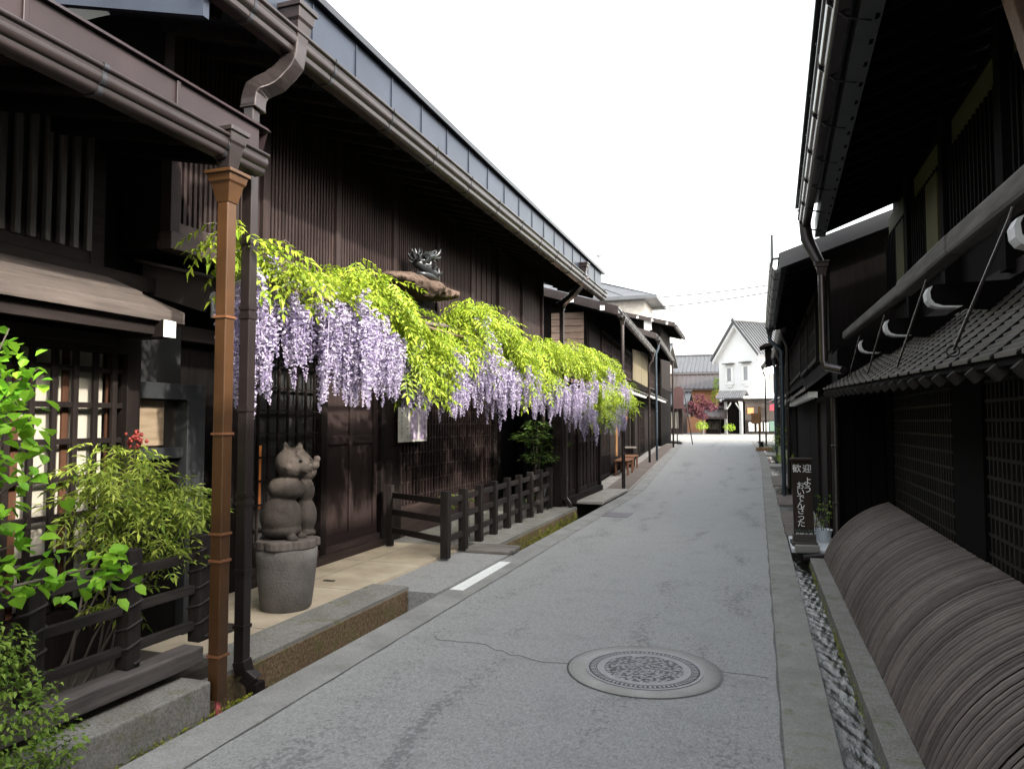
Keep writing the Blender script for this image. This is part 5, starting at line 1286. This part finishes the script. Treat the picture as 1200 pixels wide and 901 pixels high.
# ------------------------------------------------------------------ plants on the left
random.seed(5)
nd = plant('nandina_shrub', 'feathery nandina shrub with reddish berries behind the near fence', 'shrub', (-3.65, 3.15, .15), 9,
     [((-3.62, 3.35, 1.42), (.2, .26, .20), 80), ((-3.58, 3.6, 1.25), (.2, .28, .16), 80), ((-3.6, 3.8, 1.15), (.2, .24, .14), 64), ((-3.62, 3.22, 1.2), (.16, .17, .13), 42), ((-3.55, 3.4, 1.08), (.2, .3, .12), 46), ((-3.5, 3.62, .93), (.12, .18, .07), 34), ((-3.55, 3.35, .72), (.12, .14, .12), 14)],
     TN, LEAF_N, .14, (.8, 1.15), (-.5, .7), .008)
m = MB()
for k in range(46): m.ball((-3.60+random.gauss(0, .02), 3.47+random.gauss(0, .03), 1.60+random.gauss(0, .022)), random.uniform(.008, .013), 6, 4)
m.build('berries', REDLF, nd)
V_ = thing('climbing_branch', 'bright round-leaved branches reaching in from the left edge before the lattice window', 'plant', (-3.2, 1.9, .2))
m = MB(); brs = [[(-3.25, 1.7, .25), (-3.2, 1.95, 1.0), (-3.22, 2.2, 1.7), (-3.2, 2.36, 2.12)], [(-3.2, 1.95, 1.0), (-3.15, 2.25, 1.35), (-3.15, 2.50, 1.50)], [(-3.22, 1.9, .7), (-3.1, 2.3, .98), (-3.08, 2.7, .99), (-3.06, 2.92, .93)], [(-3.2, 2.0, 1.1), (-3.18, 2.25, 1.65), (-3.16, 2.45, 1.72)], [(-3.22, 2.1, 1.4), (-3.2, 2.35, 1.85), (-3.18, 2.5, 1.95)], [(-3.2, 1.95, .9), (-3.15, 2.2, 1.12), (-3.15, 2.38, 1.15)]]
P = []
for b in brs:
    m.tube(b, list(np.linspace(.011, .003, len(b))), 6)
    for i in range(len(b)-1):
        for _ in range(38):
            q = Vector(b[i]).lerp(Vector(b[i+1]), random.random()); 
            if q.y > 1.9: P.append(q+Vector((random.gauss(0, .05), random.gauss(0, .055), random.gauss(0, .06))))
m.build('branch', BARK, V_)
P = np.array([tuple(p) for p in P]); n_ = len(P)
v, f = scatter(*round_t(.070, .064), rotm(n_, (-.2, .9), (-.6, .6)), P, RNG.uniform(.65, 1.25, n_)); leaves('foliage', (v, f), LEAF_V, V_)
plant('bush', 'dense small-leaved bush spilling over the plinth at the bottom left corner', 'bush', (-3.05, 2.05, .0), 5,
      [((-3.12, 2.22, .68), (.14, .24, .18), 760), ((-3.06, 2.32, .40), (.15, .24, .26), 900), ((-3.02, 2.24, .14), (.12, .26, .2), 620), ((-3.10, 2.1, .78), (.13, .2, .1), 300), ((-3.0, 2.52, .25), (.08, .12, .14), 180)], [leaf_t(.026, .015), leaf_t(.03, .018, .3, -.3)], LEAF_B, .05, (.7, 1.3), (-.4, .9))
plant('shrub', 'dark layered evergreen shrub behind the far end of the low fence', 'shrub', (-4.05, 13.6, .05), 5,
      [((-4.0, 13.0, 1.42), (.35, .5, .12), 260), ((-3.95, 13.9, 1.25), (.4, .7, .14), 380), ((-4.05, 13.5, 1.62), (.3, .45, .12), 240), ((-3.95, 13.3, 1.02), (.35, .6, .14), 260), ((-4.0, 14.2, .85), (.35, .5, .16), 200)], [leaf_t(.10, .035), leaf_t(.12, .03, .2, -.1)], LEAF_D, .08, (.7, 1.2), (-.3, .3), .018)
for y, lb in ((8.95, 'small leafy plant inside the low fence between its second and third posts'), (9.7, 'small leafy plant inside the low fence by its fourth post'), (12.4, 'small leafy plant inside the low fence near its far posts')):
    plant('plant', lb, 'plant', (-3.95, y, .05), 4, [((-3.92, y, .62 if y < 12 else .4), (.12, .14, .16), 34)], [leaf_t(.07, .03)], LEAF_B)
# maple and shrubs at the crossing
mp = thing('maple_tree', 'red-leaved maple standing before the orange clay-walled house', 'tree', (-4.45, 63.5, KZ))
m = MB(); c0 = Vector((-4.45, 63.5, KZ)); m.tube([c0, c0+Vector((.1, 0, 1.0)), c0+Vector((-.1, 0, 1.7))], [.10, .08, .06], 8)
MC = [(-4.7, 63.5, 3.5), (-5.2, 63.4, 2.9), (-4.2, 63.6, 3.0), (-4.7, 63.2, 2.5), (-3.7, 63.5, 2.6), (-5.0, 63.5, 2.1), (-4.5, 63.2, 1.9), (-5.4, 63.4, 2.4)]
for c in MC: m.tube([c0+Vector((-.1, 0, 1.6)), Vector(c)], [.045, .012], 6)
m.build('trunk', BARK, mp)
leaves('crown', clump([(Vector(c)+Vector((0, 0, .3)), (.55, .55, .32)) for c in MC], [230]*len(MC), [leaf_t(.16, .10), leaf_t(.14, .11, .3, -.3)], (-.4, .8), (.7, 1.3)), LEAF_R, mp)
plant('tree', 'yellow-green young tree between the orange house and the white storehouse', 'tree', (-3.55, 72, KZ), 5, [((-3.5, 72, KZ+4.6), (.5, .6, 1.0), 300), ((-3.7, 72, KZ+3.4), (.5, .6, .9), 220)], [leaf_t(.2, .1)], LEAF_Y, .1, (.7, 1.3), (-.4, .8), .05)
plant('shrub', 'red-leaved low shrub between the maple and the storehouse', 'shrub', (-3.4, 66.9, KZ), 4, [((-3.4, 66.9, KZ+2.3), (.5, .5, .7), 200)], [leaf_t(.16, .09)], plainr if False else LEAF_R)
plant('shrub', 'round bright green shrub in front of the maple trunk', 'shrub', (-4.45, 62.3, KZ), 4, [((-4.45, 62.3, KZ+.75), (.5, .4, .42), 260)], [leaf_t(.14, .07)], LEAF_Y)
plant('shrub', 'yellow-green shrub at the foot of the roofed gate', 'shrub', (-2.3, 64.2, KZ), 4, [((-2.3, 64.2, KZ+.6), (.5, .4, .32), 240)], [leaf_t(.14, .07)], LEAF_Y)
